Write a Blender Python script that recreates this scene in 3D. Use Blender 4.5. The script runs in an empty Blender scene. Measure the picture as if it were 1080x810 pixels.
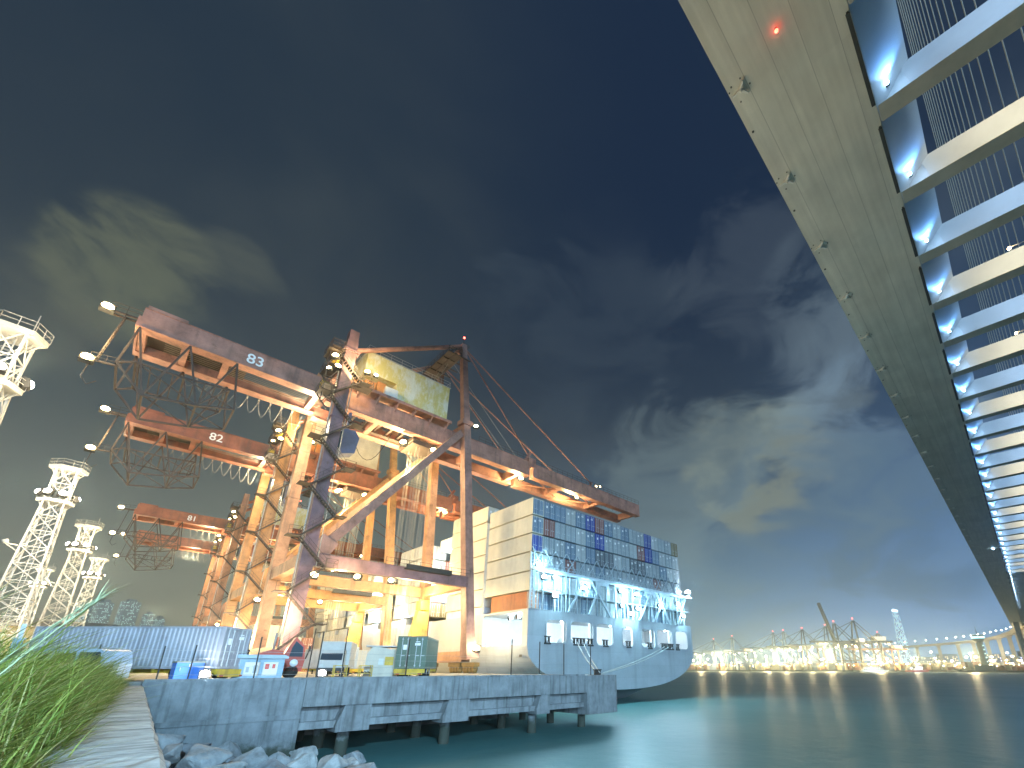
import bpy, bmesh, math, random
from mathutils import Vector, Matrix, Quaternion
rnd = random.Random(7)
SC = bpy.context.scene
COL = SC.collection
R = math.radians
S2 = math.sqrt(.5)
# world axes: x = seaward (along the bridge), y = along the quay, z = height above the camera
ZG = -0.7      # quay surface
ZW = -5.75     # water surface

# ------------------------------------------------------------------ materials
MATS = {}
def _nodes(name):
    m = bpy.data.materials.new(name); m.use_nodes = True
    nt = m.node_tree
    return m, nt, nt.nodes['Principled BSDF'], nt.nodes, nt.links

def paint(name, col, rough=.5, var=.25, scale=1.0, rust=0.0, rustcol=(.16, .065, .03), streak=0.0, metal=0.0, bump=0.0, stretch=(1, 1, 1), dirt=(.06, .055, .05), objrand=0.0, spec=.4):
    if name in MATS: return MATS[name]
    m, nt, b, N, L = _nodes(name)
    tc = N.new('ShaderNodeTexCoord'); mp = N.new('ShaderNodeMapping'); L.new(tc.outputs['Object'], mp.inputs[0])
    mp.inputs['Scale'].default_value = stretch
    n1 = N.new('ShaderNodeTexNoise'); n1.inputs['Scale'].default_value = scale; n1.inputs['Detail'].default_value = 6; n1.inputs['Roughness'].default_value = .65
    L.new(mp.outputs[0], n1.inputs['Vector'])
    r1 = N.new('ShaderNodeMapRange'); r1.inputs[1].default_value = .3; r1.inputs[2].default_value = .7
    r1.inputs[3].default_value = 1 - var; r1.inputs[4].default_value = 1 + var * .6
    L.new(n1.outputs[0], r1.inputs[0])
    mul = N.new('ShaderNodeVectorMath'); mul.operation = 'SCALE'; mul.inputs[0].default_value = col
    L.new(r1.outputs[0], mul.inputs['Scale'])
    out = mul.outputs[0]
    if objrand:
        oi = N.new('ShaderNodeObjectInfo'); rr = N.new('ShaderNodeMapRange')
        rr.inputs[3].default_value = 1 - objrand; rr.inputs[4].default_value = 1 + objrand
        L.new(oi.outputs['Random'], rr.inputs[0])
        m2 = N.new('ShaderNodeVectorMath'); m2.operation = 'SCALE'
        L.new(out, m2.inputs[0]); L.new(rr.outputs[0], m2.inputs['Scale']); out = m2.outputs[0]
    if streak:
        mp2 = N.new('ShaderNodeMapping'); mp2.inputs['Scale'].default_value = (1.6, 1.6, .13); L.new(tc.outputs['Object'], mp2.inputs[0])
        n2 = N.new('ShaderNodeTexNoise'); n2.inputs['Scale'].default_value = scale * 1.5; n2.inputs['Detail'].default_value = 5
        L.new(mp2.outputs[0], n2.inputs['Vector'])
        r2 = N.new('ShaderNodeMapRange'); r2.inputs[1].default_value = .52; r2.inputs[2].default_value = .72; r2.inputs[4].default_value = streak
        L.new(n2.outputs[0], r2.inputs[0])
        mx = N.new('ShaderNodeMix'); mx.data_type = 'RGBA'; L.new(r2.outputs[0], mx.inputs[0]); L.new(out, mx.inputs[6]); mx.inputs[7].default_value = (*dirt, 1)
        out = mx.outputs[2]
    if rust:
        n3 = N.new('ShaderNodeTexNoise'); n3.inputs['Scale'].default_value = scale * 2.3; n3.inputs['Detail'].default_value = 8; n3.inputs['Roughness'].default_value = .75
        L.new(mp.outputs[0], n3.inputs['Vector'])
        r3 = N.new('ShaderNodeMapRange'); r3.inputs[1].default_value = .56; r3.inputs[2].default_value = .68; r3.inputs[4].default_value = rust
        L.new(n3.outputs[0], r3.inputs[0])
        mx = N.new('ShaderNodeMix'); mx.data_type = 'RGBA'; L.new(r3.outputs[0], mx.inputs[0]); L.new(out, mx.inputs[6]); mx.inputs[7].default_value = (*rustcol, 1)
        out = mx.outputs[2]
    L.new(out, b.inputs['Base Color'])
    b.inputs['Roughness'].default_value = rough; b.inputs['Metallic'].default_value = metal
    b.inputs['Specular IOR Level'].default_value = spec
    if bump:
        bp = N.new('ShaderNodeBump'); bp.inputs['Strength'].default_value = bump; bp.inputs['Distance'].default_value = .05
        n4 = N.new('ShaderNodeTexNoise'); n4.inputs['Scale'].default_value = scale * 6; n4.inputs['Detail'].default_value = 6
        L.new(mp.outputs[0], n4.inputs['Vector']); L.new(n4.outputs[0], bp.inputs['Height']); L.new(bp.outputs[0], b.inputs['Normal'])
    MATS[name] = m
    return m

def glow(name, col, s):
    if name in MATS: return MATS[name]
    m, nt, b, N, L = _nodes(name)
    b.inputs['Base Color'].default_value = (.6, .6, .6, 1)
    b.inputs['Emission Color'].default_value = (*col, 1); b.inputs['Emission Strength'].default_value = s
    m.cycles.emission_sampling = 'NONE'
    MATS[name] = m
    return m

def concrete(name, col, scale=.35, stain=.6, wet=None):
    m, nt, b, N, L = _nodes(name)
    tc = N.new('ShaderNodeTexCoord')
    def noise(sc, st, det=6, ro=.6):
        mp = N.new('ShaderNodeMapping'); mp.inputs['Scale'].default_value = st; L.new(tc.outputs['Object'], mp.inputs[0])
        n = N.new('ShaderNodeTexNoise'); n.inputs['Scale'].default_value = sc; n.inputs['Detail'].default_value = det; n.inputs['Roughness'].default_value = ro
        L.new(mp.outputs[0], n.inputs['Vector']); return n.outputs[0]
    def rng(s, a, c, d, e):
        r = N.new('ShaderNodeMapRange'); r.inputs[1].default_value = a; r.inputs[2].default_value = c; r.inputs[3].default_value = d; r.inputs[4].default_value = e
        L.new(s, r.inputs[0]); return r.outputs[0]
    base = N.new('ShaderNodeVectorMath'); base.operation = 'SCALE'; base.inputs[0].default_value = col
    L.new(rng(noise(scale * 2, (1, 1, 1), 8, .7), .3, .7, .62, 1.25), base.inputs['Scale'])
    mx = N.new('ShaderNodeMix'); mx.data_type = 'RGBA'
    L.new(rng(noise(scale * 7, (1, 1, .07)), .5, .72, 0, stain), mx.inputs[0]); L.new(base.outputs[0], mx.inputs[6])
    mx.inputs[7].default_value = (col[0] * .22, col[1] * .22, col[2] * .2, 1)
    mx2 = N.new('ShaderNodeMix'); mx2.data_type = 'RGBA'
    L.new(rng(noise(scale * 3.2, (1, 1, .25)), .54, .7, 0, .5), mx2.inputs[0]); L.new(mx.outputs[2], mx2.inputs[6])
    mx2.inputs[7].default_value = (min(1, col[0] * 1.5), min(1, col[1] * 1.48), min(1, col[2] * 1.42), 1)
    out = mx2.outputs[2]
    if wet is not None:   # algae / wet band near the waterline
        sp = N.new('ShaderNodeSeparateXYZ'); L.new(tc.outputs['Object'], sp.inputs[0])
        ad = N.new('ShaderNodeMath'); ad.operation = 'ADD'; L.new(sp.outputs[2], ad.inputs[0])
        L.new(rng(noise(.8, (1, 1, 1)), .3, .7, -.5, .5), ad.inputs[1])
        mx3 = N.new('ShaderNodeMix'); mx3.data_type = 'RGBA'
        L.new(rng(ad.outputs[0], wet - .1, wet + .35, 1, 0), mx3.inputs[0]); L.new(out, mx3.inputs[6]); mx3.inputs[7].default_value = (.05, .06, .045, 1)
        out = mx3.outputs[2]
    L.new(out, b.inputs['Base Color']); b.inputs['Roughness'].default_value = .85
    bp = N.new('ShaderNodeBump'); bp.inputs['Strength'].default_value = .5; bp.inputs['Distance'].default_value = .04
    L.new(noise(scale * 18, (1, 1, 1), 8, .7), bp.inputs['Height']); L.new(bp.outputs[0], b.inputs['Normal'])
    MATS[name] = m
    return m

# ------------------------------------------------------------------ mesh builder
class MB:
    def __init__(s, o=(0, 0, 0)):
        s.v = []; s.f = []; s.mi = []; s.o = Vector(o); s.m = 0; s.sm = []
        s.smooth = False
    def add(s, vs, fs):
        n = len(s.v)
        s.v += [Vector(p) - s.o for p in vs]
        for f in fs:
            s.f.append([n + i for i in f]); s.mi.append(s.m); s.sm.append(s.smooth)
    def box(s, a, b):
        x0, y0, z0 = a; x1, y1, z1 = b
        s.add([(x0, y0, z0), (x1, y0, z0), (x1, y1, z0), (x0, y1, z0), (x0, y0, z1), (x1, y0, z1), (x1, y1, z1), (x0, y1, z1)],
              [(3, 2, 1, 0), (4, 5, 6, 7), (0, 1, 5, 4), (1, 2, 6, 5), (2, 3, 7, 6), (3, 0, 4, 7)])
    def bar(s, p, q, w, h=None, up=(0, 0, 1), w2=None, h2=None):
        h = w if h is None else h; w2 = w if w2 is None else w2; h2 = h if h2 is None else h2
        p = Vector(p); q = Vector(q); d = (q - p)
        if d.length < 1e-6: return
        d.normalize(); u = Vector(up)
        if abs(d.dot(u)) > .97: u = Vector((0, 1, 0)) if abs(d.y) < .9 else Vector((1, 0, 0))
        sx = d.cross(u).normalized(); uz = sx.cross(d).normalized()
        vs = []
        for c, a, b in ((p, w, h), (q, w2, h2)):
            for i, j in ((-1, -1), (1, -1), (1, 1), (-1, 1)): vs.append(c + sx * (a / 2 * i) + uz * (b / 2 * j))
        s.add(vs, [(0, 1, 2, 3), (7, 6, 5, 4), (0, 4, 5, 1), (1, 5, 6, 2), (2, 6, 7, 3), (3, 7, 4, 0)])
    def tube(s, pts, r, n=6, r2=None):
        pts = [Vector(p) for p in pts]; rings = []
        k = len(pts); vs = []
        for i, p in enumerate(pts):
            d = (pts[min(i + 1, k - 1)] - pts[max(i - 1, 0)]).normalized()
            u = Vector((0, 0, 1)) if abs(d.z) < .95 else Vector((0, 1, 0))
            a = d.cross(u).normalized(); b = a.cross(d)
            rr = r if r2 is None else r + (r2 - r) * i / max(1, k - 1)
            vs += [p + (a * math.cos(2 * math.pi * j / n) + b * math.sin(2 * math.pi * j / n)) * rr for j in range(n)]
        fs = [tuple(reversed(range(n))), tuple((k - 1) * n + j for j in range(n))]
        for i in range(k - 1):
            for j in range(n):
                fs.append((i * n + j, i * n + (j + 1) % n, (i + 1) * n + (j + 1) % n, (i + 1) * n + j))
        sm = s.smooth; s.smooth = n > 5
        s.add(vs, fs); s.smooth = sm
    def prism(s, poly, axis, a, b):
        """poly: 2D points, extruded along axis from a to b"""
        n = len(poly)
        def pt(u, v, t): return {'x': (t, u, v), 'y': (u, t, v), 'z': (u, v, t)}[axis]
        vs = [pt(u, v, a) for u, v in poly] + [pt(u, v, b) for u, v in poly]
        fs = [tuple(reversed(range(n))), tuple(range(n, 2 * n))]
        fs += [(i, (i + 1) % n, n + (i + 1) % n, n + i) for i in range(n)]
        s.add(vs, fs)
    def ball(s, c, r, n=8, m=5, sq=(1, 1, 1)):
        vs = []; fs = []
        for i in range(m + 1):
            t = math.pi * i / m
            for j in range(n):
                a = 2 * math.pi * j / n
                vs.append((c[0] + r * sq[0] * math.sin(t) * math.cos(a), c[1] + r * sq[1] * math.sin(t) * math.sin(a), c[2] + r * sq[2] * math.cos(t)))
        for i in range(m):
            for j in range(n):
                fs.append((i * n + j, (i + 1) * n + j, (i + 1) * n + (j + 1) % n, i * n + (j + 1) % n))
        sm = s.smooth; s.smooth = True
        s.add(vs, fs); s.smooth = sm
    def rail(s, pts, h=1.1, r=.035, step=1.6, mid=2):
        pts = [Vector(p) for p in pts]
        for a, b in zip(pts, pts[1:]):
            n = max(1, int((b - a).length / step))
            for i in range(n + 1):
                p = a.lerp(b, i / n); s.bar(p, p + Vector((0, 0, h)), r * 1.6, up=(0, 1, 0))
            for k in range(1, mid + 1):
                z = Vector((0, 0, h * k / mid)); s.bar(a + z, b + z, r * 1.6)
    def mesh(s, name, mats):
        me = bpy.data.meshes.new(name)
        me.from_pydata([tuple(v) for v in s.v], [], s.f)
        for m in (mats if isinstance(mats, (list, tuple)) else [mats]): me.materials.append(m)
        me.polygons.foreach_set('material_index', s.mi)
        me.polygons.foreach_set('use_smooth', s.sm)
        bm = bmesh.new(); bm.from_mesh(me); bmesh.ops.recalc_face_normals(bm, faces=bm.faces); bm.to_mesh(me); bm.free()
        me.update()
        return me
    def build(s, name, mats, parent=None, label=None):
        return link(name, s.mesh(name, mats), parent, label)

def link(name, me, parent=None, label=None):
    o = bpy.data.objects.new(name, me); COL.objects.link(o)
    if parent is not None: o.parent = parent
    if label: o['label'] = label
    return o
def tag(o, label=None, cat=None, group=None, kind=None):
    if label: o['label'] = label
    if cat: o['category'] = cat
    if group: o['group'] = group
    if kind: o['kind'] = kind
    return o
def thing(name, label, cat, loc=(0, 0, 0), rz=0, group=None):
    o = bpy.data.objects.new(name, None); COL.objects.link(o)
    o.location = loc; o.rotation_euler = (0, 0, rz); o.empty_display_size = .5
    return tag(o, label, cat, group)
KIDS = {}
def kids(o): return [c for c in bpy.data.objects if c.parent == o]
def copy_tree(o, parent=None, cache=None):
    if cache is None:
        cache = {}
        for c in bpy.data.objects:
            if c.parent: cache.setdefault(c.parent.name, []).append(c)
    c = o.copy(); COL.objects.link(c)
    if parent is not None: c.parent = parent
    for ch in cache.get(o.name, []): copy_tree(ch, c, cache)
    return c
def setmat(o, m, slot=0):
    o.material_slots[slot].link = 'OBJECT'; o.material_slots[slot].material = m
NL = [0]
def light(p, power, col, r=.4, kind='POINT', aim=None, spot=None, blend=.4):
    d = bpy.data.lights.new('lamp_light', kind); d.energy = power; d.color = col
    if kind != 'SUN': d.shadow_soft_size = r
    if spot: d.spot_size = spot; d.spot_blend = blend
    o = bpy.data.objects.new('lamp_light', d); COL.objects.link(o); o.location = p
    if aim is not None:
        o.rotation_euler = (Vector(aim) - Vector(p)).to_track_quat('-Z', 'Y').to_euler()
    NL[0] += 1
    return o
WARM = (1, .73, .34); WARMW = (1, .82, .52); COOL = (.72, .88, 1.0); LED = (.16, .42, 1.0)

def text_mesh(txt, size, m, extrude=.01):
    cu = bpy.data.curves.new('txt', 'FONT'); cu.body = txt; cu.size = size; cu.extrude = extrude; cu.align_x = 'CENTER'; cu.align_y = 'CENTER'; cu.offset = size * .012
    o = bpy.data.objects.new('txt', cu); COL.objects.link(o); bpy.context.view_layer.update()
    dg = bpy.context.evaluated_depsgraph_get()
    me = bpy.data.meshes.new_from_object(o.evaluated_get(dg)); bpy.data.objects.remove(o)
    me.materials.clear(); me.materials.append(m)
    return me

def seams(m, sx, sz, dark=.82, bump=.25):
    '''weld seams / plate edges: darken and groove a brick grid in object space (x+y across, z up)'''
    nt = m.node_tree; N = nt.nodes; L = nt.links; b = N['Principled BSDF']
    tc = N.new('ShaderNodeTexCoord'); sp = N.new('ShaderNodeSeparateXYZ'); L.new(tc.outputs['Object'], sp.inputs[0])
    ad = N.new('ShaderNodeMath'); ad.operation = 'ADD'; L.new(sp.outputs[0], ad.inputs[0]); L.new(sp.outputs[1], ad.inputs[1])
    cb = N.new('ShaderNodeCombineXYZ'); L.new(ad.outputs[0], cb.inputs[0]); L.new(sp.outputs[2], cb.inputs[1])
    br = N.new('ShaderNodeTexBrick'); L.new(cb.outputs[0], br.inputs['Vector']); br.inputs['Scale'].default_value = 1; br.inputs['Brick Width'].default_value = sx; br.inputs['Row Height'].default_value = sz; br.inputs['Mortar Size'].default_value = .022; br.inputs['Mortar Smooth'].default_value = .4; br.inputs['Bias'].default_value = 0
    br.inputs['Color1'].default_value = (1, 1, 1, 1); br.inputs['Color2'].default_value = (.93, .93, .93, 1); br.inputs['Mortar'].default_value = (dark, dark, dark, 1)
    src = b.inputs['Base Color'].links[0].from_socket
    mx = N.new('ShaderNodeMix'); mx.data_type = 'RGBA'; mx.blend_type = 'MULTIPLY'; mx.inputs[0].default_value = 1; L.new(src, mx.inputs[6]); L.new(br.outputs['Color'], mx.inputs[7]); L.new(mx.outputs[2], b.inputs['Base Color'])
    bp = N.new('ShaderNodeBump'); bp.inputs['Strength'].default_value = bump; bp.inputs['Distance'].default_value = .03; L.new(br.outputs['Color'], bp.inputs['Height']); L.new(bp.outputs[0], b.inputs['Normal'])
    return m
# palette
M_white = paint('white_paint', (.56, .55, .50), .5, .15, .8, .25)
M_dark = paint('dark_steel', (.035, .033, .03), .6, .3, 2)
M_rail = paint('galvanised', (.42, .42, .40), .5, .2, 3, metal=.3)
M_conc = concrete('wall_concrete', (.25, .265, .27), .35, .75, wet=None)
M_concw = concrete('wet_concrete', (.22, .24, .25), .35, .75, wet=-3.9)
M_deckc = concrete('quay_concrete', (.25, .24, .22), .15, .3)
G_warm = glow('lamp_sodium', (1, .74, .36), 30)
G_white = glow('lamp_white', (1, .95, .82), 30)
G_cool = glow('lamp_cool', (.75, .92, 1), 26)
G_led = glow('lamp_blue', (.45, .70, 1), 30)
G_red = glow('lamp_red', (1, .06, .03), 12)

def lamp_mesh(name, g, r=.33):
    mb = MB(); mb.box((-r * 1.15, -.22 * r, -r * .95), (r * 1.15, r * .95, r * .95)); mb.box((-.07 * r, r * .2, r * .9), (.07 * r, r * .5, r * 1.6))
    mb.m = 1; mb.ball((0, -r * .22, 0), r, 12, 8, (1, .6, .8))
    return mb.mesh(name, [M_dark, g])
LM_warm = lamp_mesh('floodlight_sodium', G_warm)
LM_white = lamp_mesh('floodlight_white', G_white)
LM_cool = lamp_mesh('floodlight_cool', G_cool, .3)
def lamp(me, p, parent=None, rz=None, sc=1.0, name='floodlight'):
    sc *= 1.3
    o = link(name, me, parent); o.location = p
    o.rotation_euler = (R(-20), 0, R(rnd.uniform(-50, 10)) if rz is None else rz); o.scale = (sc,) * 3
    return o

# ================================================================== SETTING
# ---- water
m, nt, b, N, L = _nodes('harbour_water')
tc = N.new('ShaderNodeTexCoord')
b.inputs['Base Color'].default_value = (.085, .22, .215, 1); b.inputs['Specular IOR Level'].default_value = .45; b.inputs['Roughness'].default_value = .3; b.inputs['IOR'].default_value = 1.33
n1 = N.new('ShaderNodeTexNoise'); n1.inputs['Scale'].default_value = .55; n1.inputs['Detail'].default_value = 5; n1.inputs['Roughness'].default_value = .6
n2 = N.new('ShaderNodeTexNoise'); n2.inputs['Scale'].default_value = .06; n2.inputs['Detail'].default_value = 3
L.new(tc.outputs['Object'], n1.inputs['Vector']); L.new(tc.outputs['Object'], n2.inputs['Vector'])
mm = N.new('ShaderNodeMath'); mm.operation = 'MULTIPLY_ADD'; L.new(n2.outputs[0], mm.inputs[0]); mm.inputs[1].default_value = 2.0; L.new(n1.outputs[0], mm.inputs[2])
bp = N.new('ShaderNodeBump'); bp.inputs['Strength'].default_value = .30; bp.inputs['Distance'].default_value = .22
L.new(mm.outputs[0], bp.inputs['Height']); L.new(bp.outputs[0], b.inputs['Normal'])
rr = N.new('ShaderNodeMapRange'); rr.inputs[3].default_value = .36; rr.inputs[4].default_value = .50; L.new(n2.outputs[0], rr.inputs[0]); L.new(rr.outputs[0], b.inputs['Roughness'])
mb = MB(); mb.add([(-60, -2000, ZW), (2300, -2000, ZW), (2300, 2300, ZW), (-60, 2300, ZW)], [(0, 1, 2, 3)])
tag(mb.build('water', m), kind='structure')

# ---- ground
M_soil = paint('soil', (.07, .065, .035), .9, .4, .6, bump=.5)
M_asph = paint('yard_asphalt', (.11, .10, .085), .8, .35, .25)
mb = MB(); mb.box((-900, -120, -8), (-.95, 35.2, -1.0)); mb.box((-900, 35.2, -8), (-2, 36.2, -.95))
tag(mb.build('ground', M_soil), kind='structure')
mb = MB(); mb.box((-900, 36.2, -8), (9.9, 1200, ZG)); mb.box((9.9, 36.2, -2.2), (41.9, 1200, ZG)); mb.box((9.9, 50, -8), (38, 1200, -2.21))
tag(mb.build('quay', M_deckc), kind='structure')
mb = MB()
for w in (14.1, 15.9, 38.7, 40.5): mb.box((w - .06, 40, ZG), (w + .06, 1000, ZG + .012))
for w in (20.0, 23.6, 27.2, 30.8, 34.4): mb.m = 1; mb.box((w - .08, 44, ZG), (w + .08, 1000, ZG + .006))
tag(mb.build('road_marking', [M_dark, paint('yellow_line', (.5, .38, .05), .6)]), kind='structure')

# ---- seawall path (board-marked concrete)
m, nt, b, N, L = _nodes('path_concrete')
tc = N.new('ShaderNodeTexCoord'); mp = N.new('ShaderNodeMapping'); mp.inputs['Scale'].default_value = (.45, 2.4, 1); L.new(tc.outputs['Object'], mp.inputs[0])
na = N.new('ShaderNodeTexNoise'); na.inputs['Scale'].default_value = 1.6; na.inputs['Detail'].default_value = 8; na.inputs['Roughness'].default_value = .7; L.new(mp.outputs[0], na.inputs['Vector'])
nb = N.new('ShaderNodeTexNoise'); nb.inputs['Scale'].default_value = 3.5; nb.inputs['Detail'].default_value = 8; nb.inputs['Roughness'].default_value = .7; L.new(tc.outputs['Object'], nb.inputs['Vector'])
cr = N.new('ShaderNodeValToRGB'); e = cr.color_ramp.elements; e[0].position = .33; e[0].color = (.12, .12, .12, 1); e[1].position = .62; e[1].color = (.50, .49, .46, 1)
q_ = e.new(.47); q_.color = (.33, .33, .315, 1)
L.new(na.outputs[0], cr.inputs[0])
sx = N.new('ShaderNodeVectorMath'); sx.operation = 'SCALE'; L.new(cr.outputs[0], sx.inputs[0])
mr = N.new('ShaderNodeMapRange'); mr.inputs[1].default_value = .25; mr.inputs[2].default_value = .75; mr.inputs[3].default_value = .6; mr.inputs[4].default_value = 1.25; L.new(nb.outputs[0], mr.inputs[0]); L.new(mr.outputs[0], sx.inputs['Scale'])
L.new(sx.outputs[0], b.inputs['Base Color']); b.inputs['Roughness'].default_value = .9
bp = N.new('ShaderNodeBump'); bp.inputs['Strength'].default_value = .5; bp.inputs['Distance'].default_value = .03; ad = N.new('ShaderNodeMath'); L.new(na.outputs[0], ad.inputs[0]); L.new(nb.outputs[0], ad.inputs[1]); L.new(ad.outputs[0], bp.inputs['Height']); L.new(bp.outputs[0], b.inputs['Normal'])
mb = MB(); pr = random.Random(3)
y = -6.0; rows = []
while y < 34.8:
    xl = -.55 + .046 * y; xr = .42 + .0435 * y
    rows.append((xl + pr.uniform(-.012, .012), xr + pr.uniform(-.014, .014), y, -.86 + pr.uniform(-.006, .006))); y += .8
rows.append((1.02, 1.9, 34.78, -.86))
vs = []; fs = []
for xl, xr, y, z in rows: vs += [(xl, y, -1.6), (xl, y, z - .03), (xl + .03, y, z), (xr - .06, y, z), (xr, y, z - .06), (xr + .05, y, -8)]
for i in range(len(rows) - 1):
    for j in range(5): a = i * 6 + j; fs.append((a, a + 1, a + 7, a + 6))
mb.add(vs, fs)
tag(mb.build('path', m), kind='structure')

# ---- quay end wall
qw = thing('quay_wall', 'stained concrete end wall of the quay with overhanging deck on corbels and piles above the water', 'wall', (9.9, 34.8, ZG))
O = (9.9, 34.8, ZG)
mb = MB(O); mb.prism([(34.8, ZG), (36.19, ZG), (36.19, -7.5), (34.45, -7.5), (34.7, -3.0)], 'x', 1.86, 9.82); mb.box((1.86, 34.62, -3.02), (9.82, 34.8, -2.75)); mb.build('wall', M_concw, qw)
mb = MB(O); mb.box((9.86, 34.8, -2.35), (36.4, 36.19, ZG)); mb.build('fascia_beam', M_conc, qw)
mb = MB(O); mb.box((9.9, 35.75, -3.55), (36.4, 36.9, -2.352)); mb.box((9.9, 35.3, -3.75), (36.4, 35.75, -3.3)); mb.build('lower_beam', M_conc, qw)
for a, c in ((12.15, 14.4), (20.1, 22.45), (29.8, 31.4)):
    mb = MB(O); mb.prism([(a + .45, -2.353), (c, -2.353), (c, -4.02), (a, -4.02), (a, -3.6)], 'y', 34.95, 36.6); mb.build('corbel', M_conc, qw)
mb = MB(O); pl = [(36.4, 34.72)]
for i in range(7): t = math.pi / 2 * i / 6; pl.append((40.6 + 1.35 * math.sin(t), 36.07 - 1.35 * math.cos(t)))
pl += [(41.95, 41), (36.4, 41)]
mb.prism(pl, 'z', -4.45, ZG + .02); mb.build('end_block', M_conc, qw)
for px, py in [(x, y) for y in (36.6, 41.5, 46.5) for x in (13.3, 21.3, 30.6, 37.4)]:
    mb = MB(O); mb.tube([(px, py, -9), (px, py, -2.3 if py > 37 else -3.5)], .42, 12); mb.build('pile', M_concw, qw)
mb = MB(O); mb.box((1.9, 34.95, ZG), (36.3, 35.2, ZG + .14)); mb.build('kerb', M_conc, qw)

# ---- wire fence on the wall
fe = thing('wire_fence', 'thin dark steel posts strung with wires along the top of the quay end wall', 'fence', (10, 35.35, ZG))
fx = [(-.2, 1.9), (2.4, 1.9), (3.75, 2.0), (6.95, 2.6), (9.95, 3.3), (10.5, 3.1), (12.1, 3.4), (16.8, 2.9), (26.9, 3.3), (30.3, 3.2), (33.6, 3.3), (37.6, 3.2)]
for i, (x, h) in enumerate(fx):
    mb = MB((10, 35.35, ZG)); mb.bar((x, 35.35, ZG), (x + rnd.uniform(-.04, .04), 35.35, ZG + h), .07, up=(0, 1, 0)); mb.build('post', M_dark, fe)
mb = MB((10, 35.35, ZG))
for z in (.35, .8, 1.25, 1.7):
    for (x0, h0), (x1, h1) in zip(fx, fx[1:]): mb.tube([(x0, 35.35, ZG + z), ((x0 + x1) / 2, 35.35, ZG + z - .03), (x1, 35.35, ZG + z)], .009, 4)
mb.build('wire', M_rail, fe)

# ---- boulders at the foot of the wall
M_rock = [paint('rock_%s' % k, c, .8, .45, 1.2, bump=.7, streak=.3) for k, c in (('grey', (.34, .36, .37)), ('pale', (.46, .47, .46)), ('dark', (.23, .25, .27)))]
def rock(p, s, seed, mi):
    rr = random.Random(seed); bm = bmesh.new()
    for i in range(11):
        v = Vector((rr.gauss(0, 1), rr.gauss(0, 1), rr.gauss(0, 1))).normalized() * rr.uniform(.8, 1.1)
        bm.verts.new((v.x * s * rr.uniform(.85, 1.15) * 1.15, v.y * s, v.z * s * .78))
    r = bmesh.ops.convex_hull(bm, input=bm.verts)
    bmesh.ops.delete(bm, geom=[g for g in r['geom_interior'] if isinstance(g, bmesh.types.BMVert)], context='VERTS')
    bmesh.ops.bevel(bm, geom=bm.edges[:], offset=s * .07, segments=2, affect='EDGES', profile=.6)
    bmesh.ops.triangulate(bm, faces=bm.faces); bmesh.ops.subdivide_edges(bm, edges=bm.edges[:], cuts=2, use_grid_fill=True); bm.normal_update()
    from mathutils import noise as mn
    of = Vector((seed * 3.1, seed * 1.7, 0))
    for v in bm.verts: v.co += v.normal * s * (.07 * mn.noise(v.co * 2.2 / s + of) + .035 * mn.noise(v.co * 6 / s + of))
    bmesh.ops.recalc_face_normals(bm, faces=bm.faces)
    me = bpy.data.meshes.new('boulder'); bm.to_mesh(me); bm.free(); me.materials.append(M_rock[mi])
    o = link('boulder', me); o.location = p; o.rotation_euler = (rr.uniform(-.3, .3), rr.uniform(-.3, .3), rr.uniform(0, 6.28))
    return o
pr = random.Random(11); placed = []
def bz(x, y): # rubble slope: high beside the path and the wall, falling to the water
    t = max(0, min(1, (x - 2.0) / 11.0)); u = max(0, min(1, (34.5 - y) / 16))
    return -3.35 - 2.0 * t ** .8 - .6 * u
bl = []
tries = 0
while len(bl) < 64 and tries < 4000:
    tries += 1
    y = pr.uniform(14, 33.9); x = pr.uniform(1.6 + .02 * y, 12.2)
    if x > 3 + (34.5 - y) * 1.6 + 7.5: continue
    s = pr.uniform(.5, 1.15)
    if any((x - a) ** 2 + (y - b_) ** 2 < ((s + c) * .72) ** 2 for a, b_, c in placed): continue
    if y + s > 34.3: continue
    placed.append((x, y, s)); bl.append((x, y, s))
tone = ['grey', 'pale', 'dark']
for i, (x, y, s) in enumerate(bl):
    mi = pr.choice((0, 0, 1, 2))
    o = rock((x, y, bz(x, y) + pr.uniform(-.15, .25)), s, 100 + i, mi)
    tag(o, tone[mi] + ' angular boulder in the rubble at the foot of the quay end wall', 'boulder', tone[mi] + ' boulders below the quay wall')
mb = MB(); vs = []; fs = []; nx = 14; ny = 24
for j in range(ny + 1):
    for i in range(nx + 1):
        y = -4 + 38.4 * j / ny; x = .9 + .03 * max(y, 0) + 15 * i / nx
        vs.append((x, y, bz(x, y) - .85 - max(0, x - 10) * .4 + pr.uniform(-.12, .12)))
for j in range(ny):
    for i in range(nx): a = j * (nx + 1) + i; fs.append((a, a + 1, a + nx + 2, a + nx + 1))
mb.add(vs, fs); tag(mb.build('rubble_bed', paint('rubble', (.14, .145, .14), .9, .5, 2.5, bump=.9)), 'grey rubble bed packed under the boulders at the foot of the wall', 'rubble', kind='stuff')

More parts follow.
